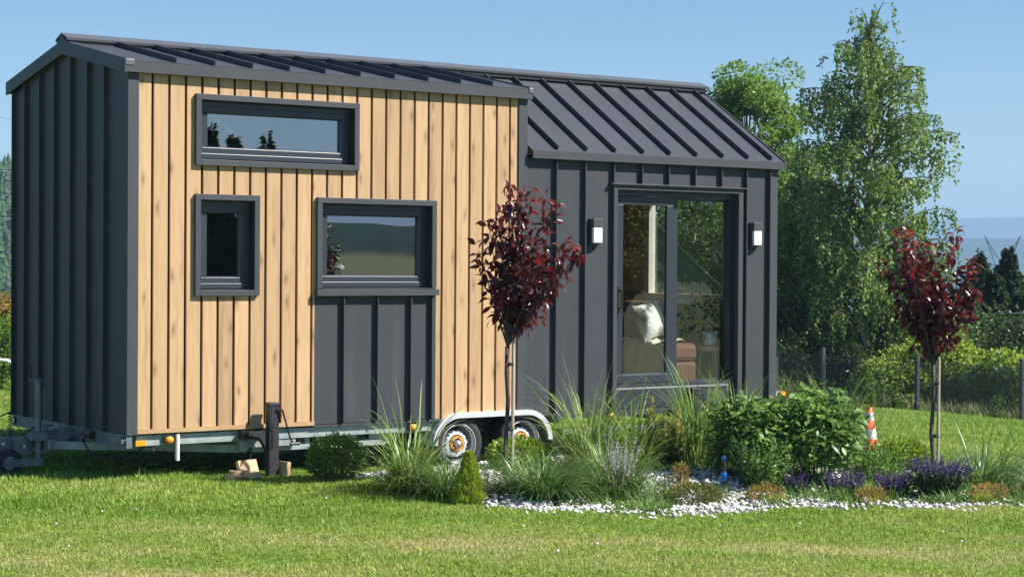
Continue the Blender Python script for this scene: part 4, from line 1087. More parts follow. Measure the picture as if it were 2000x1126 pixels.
shrub('rusty_creeper', 4.58, -3.68, .15, .09, .07, 600, .035, M['rust'], 'orange tipped creeping plant between two violet sages', 'ground cover plant', .25)
shrub('rusty_creeper', 5.45, -4.1, .19, .10, .075, 700, .035, M['rust'], 'orange brown creeping plant right of the largest violet sage', 'ground cover plant', .25)
shrub('rusty_creeper', 5.75, -4.22, .15, .10, .07, 500, .035, M['olive'], 'olive creeping plant at the right end of the bed', 'ground cover plant', .25)
shrub('golden_creeper', 5.25, -4.2, .12, .06, .045, 350, .03, M['gold'], 'bright yellow creeping plant in front of the orange brown one', 'ground cover plant', .3)
shrub('golden_creeper', 4.55, -3.78, .10, .05, .04, 250, .03, M['gold'], 'bright yellow creeping plant under the middle violet sage', 'ground cover plant', .3)
shrub('golden_creeper', 3.95, -3.3, .09, .05, .035, 200, .03, M['gold'], 'bright yellow creeping plant at the edge near the blue ornament', 'ground cover plant', .3)

# silver grass clumps
def silver(x, y, scale, label, fan=1.0, tall=1.0, lowr=1.0, name='silver_grass'):
    parts = [grass_blades(int(420*lowr), .14*scale, .35*scale, .72*scale, .15, 1.0*fan, .8, 2.1, .009),
             grass_blades(int(85*tall), .12*scale, .62*scale, 1.15*scale, .02, .50*fan, .4, 1.9, .015, 10)]
    return tuft_plant(name, x, y, parts, M['miscan'], label, 'ornamental grass')
silver(2.02, -1.02, .80, 'silver grass clump left of the first trailer wheel', tall=.75, lowr=.7)
silver(1.92, -1.20, .62, 'lower silver grass clump at the left end of the gravel', tall=.25)
silver(4.05, -.78, 1.0, 'tall silver grass clump right of the trailer fender, behind the others', tall=1.1)
silver(4.38, -.98, .82, 'silver grass clump standing just right of the tallest one', tall=.8, lowr=.8)
silver(3.72, -1.42, .55, 'middle silver grass clump to the right of the first plum stem', tall=.3)
parts = [grass_blades(900, .17, .34, .60, .3, 1.1, .9, 2.0, .009)]
tuft_plant('fountain_grass', 2.62, -2.05, parts, M['fescue'], 'dense arching dark green grass mound beside the first plum stem', 'ornamental grass')
parts = [grass_blades(560, .14, .3, .50, .3, 1.1, .8, 1.9, .009)]
tuft_plant('fountain_grass', 3.30, -2.1, parts, M['fescue'], 'arching dark green grass mound behind the grey flower spikes', 'ornamental grass')
parts = [grass_blades(560, .15, .28, .50, .3, 1.15, .8, 1.9, .009)]
tuft_plant('fountain_grass', 2.12, -1.40, parts, M['fescue'], 'low dark green grass mound at the left end of the gravel', 'ornamental grass')
silver(5.10, -1.0, .98, 'upright silver grass in front of the sliding door frame', fan=.42, tall=1.0, lowr=.18)
silver(5.42, -1.2, .95, 'upright silver grass left of the big leafy bush', fan=.45, tall=.9, lowr=.18)
silver(6.35, -1.55, .95, 'silver grass standing behind the right leafy bush', fan=.7, tall=1.1, lowr=.5)
parts = [grass_blades(520, .16, .35, .62, .3, 1.1, .8, 1.8, .010), grass_blades(26, .1, .7, .95, .02, .45, .1, .8, .004, 7)]
tuft_plant('fountain_grass', 6.12, -3.45, parts, M['fescue'], 'wide arching grass mound right of the second plum stem', 'ornamental grass')
parts = [grass_blades(330, .14, .3, .5, .3, 1.1, .8, 1.8, .009)]
tuft_plant('fountain_grass', 6.1, -4.2, parts, M['fescue'], 'grass mound at the right edge of the bed, behind the olive creeper', 'ornamental grass')
for (x, y, s_, lb) in ((3.35, -2.55, .30, 'leafy grass tuft on the gravel right of the grey spikes'), (3.75, -2.75, .24, 'small grass tuft between the olive juniper and the blue ornament'), (3.0, -2.05, .34, 'loose grass tuft between the two dark grass mounds'), (5.5, -3.3, .3, 'narrow leaved tuft right of the low shrub'), (3.05, -2.95, .26, 'small loose grass tuft at the lawn edge left of the olive juniper'), (4.25, -3.3, .22, 'small grass tuft in front of the spiky green perennial'), (5.05, -4.05, .25, 'small grass tuft in front of the largest violet sage')):
    tuft_plant('grass_tuft', x, y, [grass_blades(170, .12, s_*.5, s_, .2, 1.1, .5, 1.6, .006)], M['fescue'], lb, 'grass tuft')

# grey flower spikes
def spikes(name, x, y, n, spread, h0, h1, mstem, mfl, label, cat, flower_from=.45, fsize=.014, nfl=60, leaves=0, lm=None, up=.25):
    x, y = seat(x, y)
    e_ = empty(name, (x, y, ground(x, y)-.01), label, cat); m_ = MB(); PP = []; DD = []; LP = []
    for i in range(n):
        a = rnd.uniform(0, 6.28); q = spread*math.sqrt(rnd.random()); tilt = rnd.uniform(0, up); hh = rnd.uniform(h0, h1)
        bx, by = .5*q*math.cos(a), .5*q*math.sin(a); tx, ty = q*math.cos(a)+hh*math.sin(tilt)*math.cos(a), q*math.sin(a)+hh*math.sin(tilt)*math.sin(a)
        m_.tube([(bx, by, 0), ((bx+tx)*.45, (by+ty)*.45, hh*.5), (tx, ty, hh)], [.0025, .002, .001], 4)
        for k_ in range(nfl):
            f = flower_from+(1-flower_from)*rnd.random(); PP.append((bx+(tx-bx)*f, by+(ty-by)*f, hh*f)); aa = rnd.uniform(0, 6.28); DD.append((math.cos(aa), math.sin(aa), .5))
        for k_ in range(leaves): f = rnd.uniform(.03, flower_from+.1); LP.append((bx+(tx-bx)*f, by+(ty-by)*f, hh*f))
    m_.build('stems', M[mstem], e_)
    V, Fc = leaf_cloud(np.array(PP), np.array(DD), fsize, .6); np_mesh('flowers', V, Fc, M[mfl], e_, 'stuff')
    if LP: V, Fc = leaf_cloud(np.array(LP), sph(len(LP))+np.array([0, 0, .5]), .045, .35); np_mesh('foliage', V, Fc, M[lm], e_, 'stuff')
    return e_
spikes('lavender', 3.02, -2.5, 16, .12, .36, .55, 'lavstem', 'lavstem', 'pale grey flower spikes at the gravel edge right of the grass mound', 'flower', .45, .018, 60, 14, 'olive')
spikes('veronica', 4.42, -2.62, 75, .24, .30, .50, 'sage', 'hydra', 'spiky green perennial in front of the left leafy bush', 'flower', .6, .014, 34, 26, 'hydra')
spikes('violet_sage', 5.20, -3.80, 120, .20, .26, .36, 'sage', 'violet', 'largest violet sage mound at the foot of the second plum', 'flower', .66, .014, 26, 30, 'sage', .45)
spikes('violet_sage', 4.93, -3.58, 80, .14, .16, .24, 'sage', 'violet', 'middle violet sage with the brightest flowers', 'flower', .45, .014, 34, 10, 'sage', .35)
spikes('violet_sage', 4.60, -3.36, 60, .13, .15, .25, 'sage', 'violet', 'violet sage between the two orange tipped creepers', 'flower', .5, .014, 30, 12, 'sage', .35)
spikes('violet_sage', 4.42, -3.02, 26, .09, .14, .26, 'sage', 'violet', 'smallest violet sage under the leafy bush', 'flower', .5, .014, 26, 10, 'sage', .3)
spikes('grey_reed', 5.9, -2.2, 40, .2, .3, .5, 'sage', 'sage', 'thin grey green stalks behind the low shrub by the cone', 'flower', .6, .012, 10, 6, 'sage')

# conical dwarf spruce
sx_, sy_ = seat(1.90, -2.06); e_ = empty('dwarf_spruce', (sx_, sy_, ground(sx_, sy_)-.01), 'small cone shaped lime green spruce at the front of the bed', 'dwarf conifer'); e_.scale = (.80, .80, .86)
n = 9500; zz = nr.uniform(0, 1, n)**1.25*.46; 
rr = .145*(1-zz/.48)**.75*(.55+.5*nr.uniform(0, 1, n)**.35)*np.minimum(1, .55+zz*8); a = nr.uniform(0, 6.283, n)
lp = np.array([mnoise.noise(Vector((math.cos(q)*3, math.sin(q)*3, h*17))) for q, h in zip(a, zz)]); rr *= 1+.5*lp
P = np.stack([rr*np.cos(a), rr*np.sin(a), zz+.01], 1); V, Fc = leaf_cloud(P, np.stack([np.cos(a), np.sin(a), .8+0*a], 1)+nr.normal(0, .5, (n, 3)), .022, .35)
np_mesh('foliage', V, Fc, M['spruce'], e_, 'stuff'); MB().tube([(0, 0, 0), (0, 0, .4)], [.012, .003], 6).build('stem', M['trunk'], e_)
# dwarf pine with candles
sx_, sy_ = seat(4.72, -1.0); e_ = empty('dwarf_pine', (sx_, sy_, ground(sx_, sy_)-.01), 'dwarf pine with upright yellow candles right of the lime bush', 'dwarf conifer')
P = []; D = []; st = MB(); cp = []; cdn = []
for i in range(46):
    d = sph(1)[0]; d[2] = abs(d[2])*.9+.1; tip = d*np.array([.24, .24, .40])*nr.uniform(.55, 1)+np.array([0, 0, .08]); st.tube([(0, 0, .03), tuple(tip*.6), tuple(tip)], [.008, .006, .003], 5)
    for k_ in range(150):
        f = nr.uniform(.5, 1.0); P.append(tip*f); D.append(d*.5+nr.normal(0, .6, 3)+np.array([0, 0, .3]))
    if i % 2 == 0 and tip[2] > .2:
        hc = nr.uniform(.06, .16)
        for k_ in range(60): f = nr.uniform(0, 1); cp.append(tip+np.array([0, 0, hc*f])); cdn.append(nr.normal(0, .35, 3)+np.array([0, 0, .6]))
for k_ in range(160): f = nr.uniform(0, 1); cp.append(np.array([-.09, .05, .36+.26*f])); cdn.append(nr.normal(0, .35, 3)+np.array([0, 0, .7]))
V, Fc = leaf_cloud(np.array(P), np.array(D), .05, .09); np_mesh('needles', V, Fc, M['pine'], e_, 'stuff')
V, Fc = leaf_cloud(np.array(cp), np.array(cdn), .034, .25); np_mesh('candles', V, Fc, M['candle'], e_, 'stuff'); st.tube([(-.05, .03, .25), (-.09, .05, .6)], [.005, .003], 5); st.build('branches', M['trunk'], e_)

# big leaves as parts
def leaf_mesh(name, Ln, W_, mat, fold=.25, curl=.3):
    prof = [(0, .02), (.2, .72), (.45, 1), (.7, .72), (.88, .32), (1, .01)]
    V = []; Fc = []
    for (f, w_) in prof:
        z = -curl*Ln*f*f; hw = W_*.5*w_
        V += [(-hw, f*Ln, z+fold*hw), (0, f*Ln, z), (hw, f*Ln, z+fold*hw)]
    for i in range(len(prof)-1):
        a = i*3; Fc += [(a, a+1, a+4, a+3), (a+1, a+2, a+5, a+4)]
    me = bpy.data.meshes.new(name); me.from_pydata(V, [], Fc); me.materials.append(mat); me.polygons.foreach_set('use_smooth', [True]*len(me.polygons)); return me, np.array(V), np.array(Fc)
def basis(d, upv, roll):
    d = d/np.linalg.norm(d); s_ = np.cross(d, upv); nn = np.linalg.norm(s_)
    s_ = s_/nn if nn > 1e-5 else np.array([1., 0, 0]); u_ = np.cross(s_, d); c_, q = math.cos(roll), math.sin(roll)
    s2 = s_*c_+u_*q; u2 = -s_*q+u_*c_; return np.stack([s2, d, u2], 1)      # columns x,y,z
def put_leaves(parent, items, variants, rest_name='small_leaves', limit=290):
    """items (pos, dir, scale, roll), largest first; the first ones become parts, the rest one stuff part"""
    rest = []
    for i, it in enumerate(items):
        p_, d, s_, ro = it[:4]; B = basis(np.array(d), np.array([0, 0, 1.]), ro); me, V, Fc = variants[it[4] if len(it) > 4 else i % len(variants)]
        if i < limit:
            o = bpy.data.objects.new('leaf', me); C.objects.link(o); o.parent = parent
            o.matrix_local = Matrix(((*(B[0]*s_), p_[0]), (*(B[1]*s_), p_[1]), (*(B[2]*s_), p_[2]), (0, 0, 0, 1)))
        else: rest.append(((V*s_) @ B.T+np.array(p_), Fc))
    if rest:
        V, Fc = join(rest); np_mesh(rest_name, V, Fc, variants[0][0].materials[0], parent, 'stuff', smooth=True)
LH = [leaf_mesh('leaf', .075, .048, M['hydra'], .3, c_) for c_ in (.1, .25, .4)]
def leafy_bush(x, y, rx, ry, rz, label, n=1500):
    x, y = seat(x, y)
    e_ = empty('leafy_bush', (x, y, ground(x, y)-.01), label, 'shrub'); items = []; st = MB()
    cdir = -FV
    for i in range(n):
        d = sph(1)[0]; 
        if d[2] < -.62: d[2] = -d[2]
        lump = 1+.34*mnoise.noise(Vector((d[0]*2.9+x, d[1]*2.9, d[2]*2.9)))
        rr = nr.uniform(.55, 1.08)*lump*(1-.22*max(0, -d[2])); p_ = d*rr*np.array([rx, ry, rz])+np.array([0, 0, rz*.98])
        if p_[2] < .06: continue
        dd = d*np.array([1, 1, .3])+nr.normal(0, .5, 3)+np.array([0, 0, -.05])
        vis = (d @ cdir)*1.0+d[2]*.5+rr; items.append((vis, (p_, dd, nr.uniform(.75, 1.25), nr.normal(0, .35))))
    items.sort(key=lambda q: -q[0]); put_leaves(e_, [q[1] for q in items], LH)
    for i in range(26):
        a = rnd.uniform(0, 6.28); q = rnd.uniform(.2, .85); st.tube([(.08*math.cos(a), .08*math.sin(a), 0), (rx*q*.7*math.cos(a), ry*q*.7*math.sin(a), rz*.8), (rx*q*math.cos(a), ry*q*math.sin(a), rz*1.5)], [.006, .004, .002], 5)
    st.build('stems', M['sage'], e_)
leafy_bush(4.93, -1.92, .36, .34, .33, 'left one of two big leafy green bushes in the bed, behind the spiky perennial')
leafy_bush(5.12, -2.52, .37, .35, .385, 'right and taller of two big leafy bushes, left of the traffic cone')

# plum trees
M['plumtip'] = leafmat('young_plum_leaves', (.09, .022, .020), (.17, .045, .04), None, .35, .35, .5, (.36, .07, .05))
LP = [leaf_mesh('leaf', .076, .040, M['plum'], .3, c_) for c_ in (.1, .3, .55)]+[leaf_mesh('leaf', .07, .034, M['plumtip'], .3, c_) for c_ in (.1, .4)]
def plum(x, y, h, crown, fork, label, leanx=0., limit=290, nleaf=640, seed=1, trunk_m=None):
    r = np.random.default_rng(seed); e_ = empty('plum_tree', (x, y, ground(x, y)-.01), label, 'tree'); items = []
    tm = MB(); wob = [(0, 0, 0)]
    for k_ in range(1, 6):
        f = k_/5; wob.append((.018*math.sin(k_*2+seed), .018*math.cos(k_*1.7+seed), fork*f))
    tm.tube(wob, [.020, .018, .017, .017, .016, .019], 8).build('trunk', M['stem'], e_, smooth=True)
    bm_ = MB(); top = np.array(wob[-1]); nb = 22; tips = []
    for i in range(nb):
        # crown(f) returns (centre offset, half width) along the image-right vector at height fraction f
        tf = .45+.55*r.uniform() if i > 1 else 1.0; c_, hw = crown(tf)
        u = r.uniform(-1, 1)*hw*.92; w_ = r.uniform(-1, 1)*hw*.85
        tip = np.array([0, 0, fork+(h-fork)*tf])+RV*(c_+u)+FV*w_; mid = top+(tip-top)*.5+np.array([0, 0, .06])+(tip-top)*np.array([.12, .12, 0])
        tm_ = [top+(mid-top)*q*1.0 if q <= 1 else mid+(tip-mid)*(q-1) for q in np.linspace(0, 2, 9)]
        # smooth the bend
        pts_ = []
        for q in np.linspace(0, 1, 12):
            pts_.append((1-q)**2*top+2*q*(1-q)*mid+q*q*tip)
        bm_.tube([tuple(p_) for p_ in pts_], list(np.linspace(.0085, .0018, 12)), 5)
        nl = int(nleaf/nb*(.7+.6*r.uniform()))
        for k_ in range(nl):
            q = r.uniform(.12, 1)**.8; p_ = (1-q)**2*top+2*q*(1-q)*mid+q*q*tip; side = sph(1)[0]
            ln = r.uniform(.01, .13)*(1.15-q*.8); pp = p_+side*ln+np.array([0, 0, .01]); dd = side*.8+np.array([0, 0, -.55+.5*r.uniform()])+nr.normal(0, .2, 3)
            if ln > .06: bm_.tube([tuple(p_), tuple(pp)], .0014, 3, False)
            items.append((pp@(-FV)+ln*2+r.uniform()*.2+(.5 if q > .86 else 0), (pp, dd, r.uniform(.75, 1.3), r.normal(0, .6), r.integers(3, 5) if (q > .86 and tf > .6) else r.integers(0, 3))))
    bm_.build('branches', M['stem'], e_); items.sort(key=lambda q: -q[0]); put_leaves(e_, [q[1] for q in items], LP, 'small_leaves', limit)
    return e_
def crown1(f):   # f 0 at the fork, 1 at the top
    xs = [0, .15, .3, .5, .7, .85, 1]; return float(np.interp(f, xs, [.05, .09, .10, .11, .14, .18, .16])), float(np.interp(f, xs, [.08, .22, .35, .47, .50, .36, .20]))
def crown2(f):
    xs = [0, .15, .3, .5, .7, .85, 1]; return float(np.interp(f, xs, [.04, .05, .0, -.05, -.08, -.08, -.12])), float(np.interp(f, xs, [.08, .20, .34, .46, .48, .42, .32]))
plum(2.42, -1.82, 2.36, crown1, 1.06, 'purple leaved plum tree in front of the larch cladding and trailer wheels', seed=3, nleaf=1250)
plum(6.45, -2.60, 2.22, crown2, 1.0, 'purple leaved plum tree at the right end of the flower bed', seed=8, nleaf=1250)
plum(10.6, -3.3, 2.4, crown2, .8, 'unseen purple leaved plum tree added beyond the right edge for its lawn shadow', seed=15, limit=0, nleaf=700)  # unseen tree added to cast the shadow on the right of the lawn
for x, y, h, lb in ((2.455, -1.85, 1.14, 'wooden stake tied to the plum stem in front of the trailer wheels'), (6.49, -2.63, 1.05, 'wooden stake tied to the stem of the right plum')):
    s_ = MB().tube([(x, y, ground(x, y)-.02), (x+.004, y+.002, ground(x, y)+h)], .013, 8)
    o = s_.build('stake', M['stake'], origin=(x, y, ground(x, y))); tag(o, lb, 'stake')
    t2 = MB()
    for q in (.35, .8):
        t2.lathe([(.030, -.012), (.034, 0), (.030, .012)], 12, Matrix.Translation((-.016, .016, h*q)))
    t2.build('tie', M['black'], o)

GC = []
while len(GC) < 560:
    x, y = rnd.uniform(2.0, 7.2), rnd.uniform(-4.4, -1.0)
    dn = mnoise.noise(Vector((x*1.3, y*1.3, 44)))
    if in_bed(x, y) and in_bed(x-.03, y-.06) and (dn > .12 or (x > 4.2 and rnd.random() < .75) or rnd.random() < .08): GC.append((x, y))
parts = []
for (x, y) in GC:
    if rnd.random() < .5: V, Fc = grass_blades(36, .05, .08, rnd.uniform(.12, .26), .2, 1.1, .4, 1.5, .007, 4)
    else:
        D = sph(60); D[:, 2] = np.abs(D[:, 2]); q = rnd.uniform(.05, .11); V, F3 = leaf_cloud(D*np.array([q, q, q*.8])*nr.uniform(.4, 1, (60, 1)), D+nr.normal(0, .5, D.shape), .035, .5); Fc = None
    V = V+np.array([x, y, ground(x, y)-.004]); parts.append((V, Fc if Fc is not None else np.column_stack([F3, F3[:, 2]])))
tri = []; o_ = 0; Vs = []; Fs = []
for V, Fc in parts:
    Vs.append(V); Fs += [tuple(dict.fromkeys(f_)) for f_ in (Fc+o_).tolist()]; o_ += len(V)
mb = MB(); mb.v = np.concatenate(Vs).tolist(); mb.f = Fs
tag(mb.build('ground_cover_leaves', M['azalea'], recalc=False), 'low green weeds and seedlings between the plants on the gravel', kind='stuff')

# ornament, cone, offcuts
M['blue'] = simple('blue_glazed_ceramic', (.02, .16, .62), .2, 0, .3, 40)
x, y = seat(4.10, -2.50); g0 = ground(x, y)
B = empty('garden_ornament', (x, y, g0), 'small blue and black ornament on a dark post left of the spiky perennial', 'ornament')
MB().tube([(0, 0, 0), (0, 0, .26)], .02, 8).build('post', M['black'], B)
MB().lathe([(0, .25), (.014, .255), (.02, .27), (.014, .285), (0, .29)], 14).build('finial', M['blue'], B, smooth=True)
MB().lathe([(.017, .09), (.026, .10), (.028, .14), (.02, .16), (.017, .17)], 14).build('body', M['blue'], B, smooth=True)
MB().box(-.045, .045, -.03, .03, 0, .03).build('base', M['black'], B, bevel=.004)
M['coneo'] = simple('orange_red_plastic', (.88, .13, .02), .45, 0, .08, 20); M['conew'] = simple('scuffed_white_band', (.72, .70, .68), .5, 0, .2, 25)
x, y = 6.95, -1.35; g0 = ground(x, y)
K = empty('traffic_cone', (x, y, g0-.0), 'orange traffic cone with white bands on the lawn behind the bed', 'traffic cone')
co = MB().lathe([(.105, .03), (.10, .06), (.028, .505), (.022, .51), (.0, .512)], 28).build('body', M['coneo'], K, smooth=True)
MB().box(-.16, .16, -.16, .16, 0, .03).build('base', M['coneo'], K, bevel=.01)
rc = lambda z: .1-.072*(z-.06)/.445
for z0, z1 in ((.20, .295), (.375, .45)): MB().lathe([(rc(z0)+.0015, z0), (rc(z1)+.0015, z1)], 28).build('reflective_band', M['conew'], K, smooth=True)
for i, (px_, sx_, sy_, sz_, rz_, tl, lb) in enumerate(((.0, .14, .09, .022, .5, 0, 'flat pale timber offcut lying leftmost by the black leg'), (.11, .16, .08, .05, -.3, 0, 'low timber offcut behind the flat one by the black leg'), (.17, .12, .10, .045, .2, 0, 'small bright timber offcut in front of the leaning one'), (.21, .20, .035, .13, .25, -.35, 'large timber offcut leaning against the foot of the black leg'))):
    x = .80+px_; y = (-.30, -.18, -.30, -.16)[i]; g0 = ground(x, y)
    o = MB().box(-sx_/2, sx_/2, -sy_/2, sy_/2, 0, sz_).build('timber_offcut', M['offcut'], bevel=.002); o.location = (x, y, g0+.03); o.rotation_euler = (tl, 0, rz_); tag(o, lb, 'timber offcut', 'timber offcuts at the black leg')
o = MB().box(-.02, .02, -.06, .06, 0, .12).build('timber_offcut', M['offcut'], bevel=.002); o.location = (1.325, -.16, ground(1.3, -.16)+.01); o.rotation_euler = (0, .12, .2); tag(o, 'narrow timber offcut standing right of the black leg', 'timber offcut', 'timber offcuts at the black leg')

# ------------------------------------------------------------------ trees beyond
def birch(name, x, y, h, env, label, nb=80, seed=1, nl=1.0, z0=1.2, mat='birch', trunk=.12, droop=1.0):
    r = np.random.default_rng(seed); e_ = empty(name, (x, y, ground(x, y)-.05), label, 'tree'); tm = MB(); pts_ = []
    n = 14
    for k_ in range(n+1): f = k_/n; pts_.append((.22*math.sin(f*5+seed)*f, .22*math.cos(f*4+seed)*f, h*.98*f))
    tm.tube(pts_, [trunk*(1-k_/n)**.8+.012 for k_ in range(n+1)], 8).build('trunk', M['trunkb'] if mat == 'birch' else M['trunk'], e_, smooth=True)
    bm_ = MB(); LPs = []; LD = []
    for i in range(nb):
        hf = z0/h+(1-z0/h)*(i+r.uniform())/nb; f_ = hf*n; k_ = min(n-1, int(f_)); o_ = np.array(pts_[k_])+(np.array(pts_[k_+1])-np.array(pts_[k_]))*(f_-k_)
        az = i*2.4+r.uniform(-.5, .5); Ln = env(hf)*(.55+.6*r.uniform()); d = np.array([math.cos(az), math.sin(az), 0.])
        rise = (.75*Ln+.15)*(.5+.5*r.uniform()); P0 = o_; P1 = o_+d*Ln*.55+np.array([0, 0, rise]); P2 = o_+d*Ln+np.array([0, 0, rise*.75])
        if hf > .93: P1 = o_+d*Ln*.4+np.array([0, 0, .5]); P2 = o_+d*Ln*.8+np.array([0, 0, .75])
        B_ = [(1-q)**2*P0+2*q*(1-q)*P1+q*q*P2 for q in np.linspace(0, 1, 7)]; bm_.tube([tuple(p_) for p_ in B_], list(np.linspace(.03*trunk/.12, .006, 7)), 4, False)
        ns = max(5, int(Ln*17*nl))
        for s_ in range(ns):
            q = r.uniform(.22, 1); p_ = (1-q)**2*P0+2*q*(1-q)*P1+q*q*P2; sl_ = r.uniform(.2, 1.0)*droop*(.5+.5*min(1, Ln)); sd_ = r.normal(0, .35, 3); sd_[2] = 0
            npt = int(sl_*24)+8; fs = r.uniform(0, 1, npt)
            q0 = p_+sd_*.35
            pos = q0[None]+sd_[None]*(fs**.6)[:, None]*.25+np.array([0, 0, -1.])[None]*(sl_*fs)[:, None]+r.normal(0, .035, (npt, 3))
            LPs.append(pos); dd = r.normal(0, .6, (npt, 3)); dd[:, 2] -= .7; LD.append(dd)
            if s_ % 3 == 0: bm_.tube([tuple(p_), tuple(q0), tuple(q0+sd_*.25-np.array([0, 0, sl_]))], [.006, .004, .002], 3, False)
    bm_.build('branches', M['trunk'], e_)
    V, Fc = leaf_cloud(np.concatenate(LPs), np.concatenate(LD), .10, .66); np_mesh('crown', V, Fc, M[mat], e_, 'stuff')
    return e_, len(V)//4
def clump_tree(name, x, y, h, rx, rz, label, mat='maple', nclump=60, per=420, size=.11, seed=1, zc=.62, trunk=.13, cat='tree', cs=.6, group=None):
    r = np.random.default_rng(seed); e_ = empty(name, (x, y, ground(x, y)-.05), label, cat, group); tm = MB(); bm_ = MB()
    tm.tube([(0, 0, 0), (.05, .04, h*.3), (-.03, .05, h*.62), (0, 0, h*.85)], [trunk, trunk*.8, trunk*.5, .02], 8).build('trunk', M['trunk'], e_, smooth=True)
    PPs = []; DDs = []
    for i in range(nclump):
        d = r.normal(size=3); d /= np.linalg.norm(d); rr = r.uniform(.45, 1)**.7*(1+.18*mnoise.noise(Vector((d[0]*2+seed, d[1]*2, d[2]*2))))
        c_ = d*rr*np.array([rx, rx, rz])+np.array([0, 0, h*zc]); c_[2] = min(c_[2], h-.3)
        if c_[2] < .2: c_[2] = .2+r.uniform()*.5
        bm_.tube([(0, 0, max(.1, c_[2]*.55)), tuple(c_*np.array([.5, .5, .85])), tuple(c_)], [trunk*.35, trunk*.2, .008], 4, False)
        m_ = int(per*(.6+.8*r.uniform())); q = r.normal(size=(m_, 3)); q /= np.linalg.norm(q, axis=1)[:, None]; q2 = q*(r.uniform(.3, 1, m_)**.5)[:, None]*np.array([cs, cs, cs*.62])*(.7+.6*r.uniform())
        PPs.append(c_+q2); DDs.append(q+np.array([0, 0, -.3])+r.normal(0, .5, (m_, 3)))
    bm_.build('branches', M['trunk'], e_)
    V, Fc = leaf_cloud(np.concatenate(PPs), np.concatenate(DDs), size, .6, up=1.5); np_mesh('crown', V, Fc, M[mat], e_, 'stuff'); return e_
def conifer(x, y, h, r0, label, seed=1, n=30000, name='conifer', mat='conif', size=.19, cat='tree'):
    r = np.random.default_rng(seed); e_ = empty(name, (x, y, ground(x, y)-.05), label, cat)
    MB().tube([(0, 0, 0), (0, 0, h*.98)], [h*.018, .01], 7).build('trunk', M['trunk'], e_)
    nw = int(h*7); P = []; D = []; bm_ = MB()
    for i in range(nw):
        f = .04+.95*i/nw; L_ = r0*(1-f)**1.1*(1 if f > .1 else .8)+.03
        for k_ in range(7):
            a = r.uniform(0, 6.283); Lb = L_*(.75+.45*r.uniform()); m_ = max(2, int(n/nw/7*(Lb/r0+.35)*1.6))
            q = r.uniform(.1, 1, m_); d = np.array([math.cos(a), math.sin(a)]); sidev = np.array([-d[1], d[0]]); wdt = .28*Lb*(1-q*.75)*r.uniform(-1, 1, m_)
            xy = d[None]*(q*Lb)[:, None]+sidev[None]*wdt[:, None]; zz = h*f+r.normal(0, .12)+Lb*(r.uniform(-.05, .3)-.35*q+.28*q*q)+r.normal(0, .07, m_)
            P.append(np.column_stack([xy, zz])); D.append(np.column_stack([d[0]+.9*sidev[0]*np.sign(wdt), d[1]+.9*sidev[1]*np.sign(wdt), np.full(m_, -.15)])+r.normal(0, .25, (m_, 3)))
            bm_.tube([(0, 0, h*f), (d[0]*Lb*.9, d[1]*Lb*.9, h*f-.1*Lb)], [.02, .005], 3, False)
    bm_.build('branches', M['trunk'], e_)
    V, Fc = leaf_cloud(np.concatenate(P), np.concatenate(D), size, .4, up=2); np_mesh('crown', V, Fc, M[mat], e_, 'stuff'); return e_

x, y = at(1692, 50)
env1 = lambda f: float(np.interp(f, [0, .15, .35, .5, .65, .75, .85, .95, 1], [2.1, 2.1, 2.1, 2.15, 2.1, 1.9, 1.3, .75, .45]))
birch('birch_tree', x, y, 9.9, env1, 'tall birch with drooping branches beyond the fence', 100, 5, .68)
x, y = at(1575, 52)
env2 = lambda f: float(np.interp(f, [0, .3, .6, .85, 1], [1.7, 1.7, 1.4, .8, .3]))
birch('birch_tree', x, y, 6.6, env2, 'shorter dense birch between the house corner and the tall birch', 75, 9, 1.1, .5)
x, y = at(1770, 51)
birch('birch_tree', x, y, 4.6, env2, 'small birch right of the tall birch, behind the right plum', 50, 13, 1.0, .4)
x, y = at(1350, 52)
birch('birch_tree', x, y, 7.0, env2, 'birch seen through the glass door above the green playhouse roof', 60, 19, 1.0, .5)
x, y = at(1262, 54)
clump_tree('ash_tree', x, y, 6.5, 1.7, 2.6, 'tree glimpsed through the left door pane', 'darkleaf', 34, 300, .13, 24, .58, .12)
x, y = at(1462, 56)
clump_tree('ash_tree', x, y, 9.7, 1.75, 4.2, 'bright green ash tree behind the house roof end', 'maple', 74, 420, .13, 21, .60, .14)
x, y = at(1560, 57)
clump_tree('ash_tree', x, y, 8.3, 1.6, 3.7, 'bright green tree half hidden behind the shorter birch', 'maple', 44, 420, .13, 23, .55, .12)
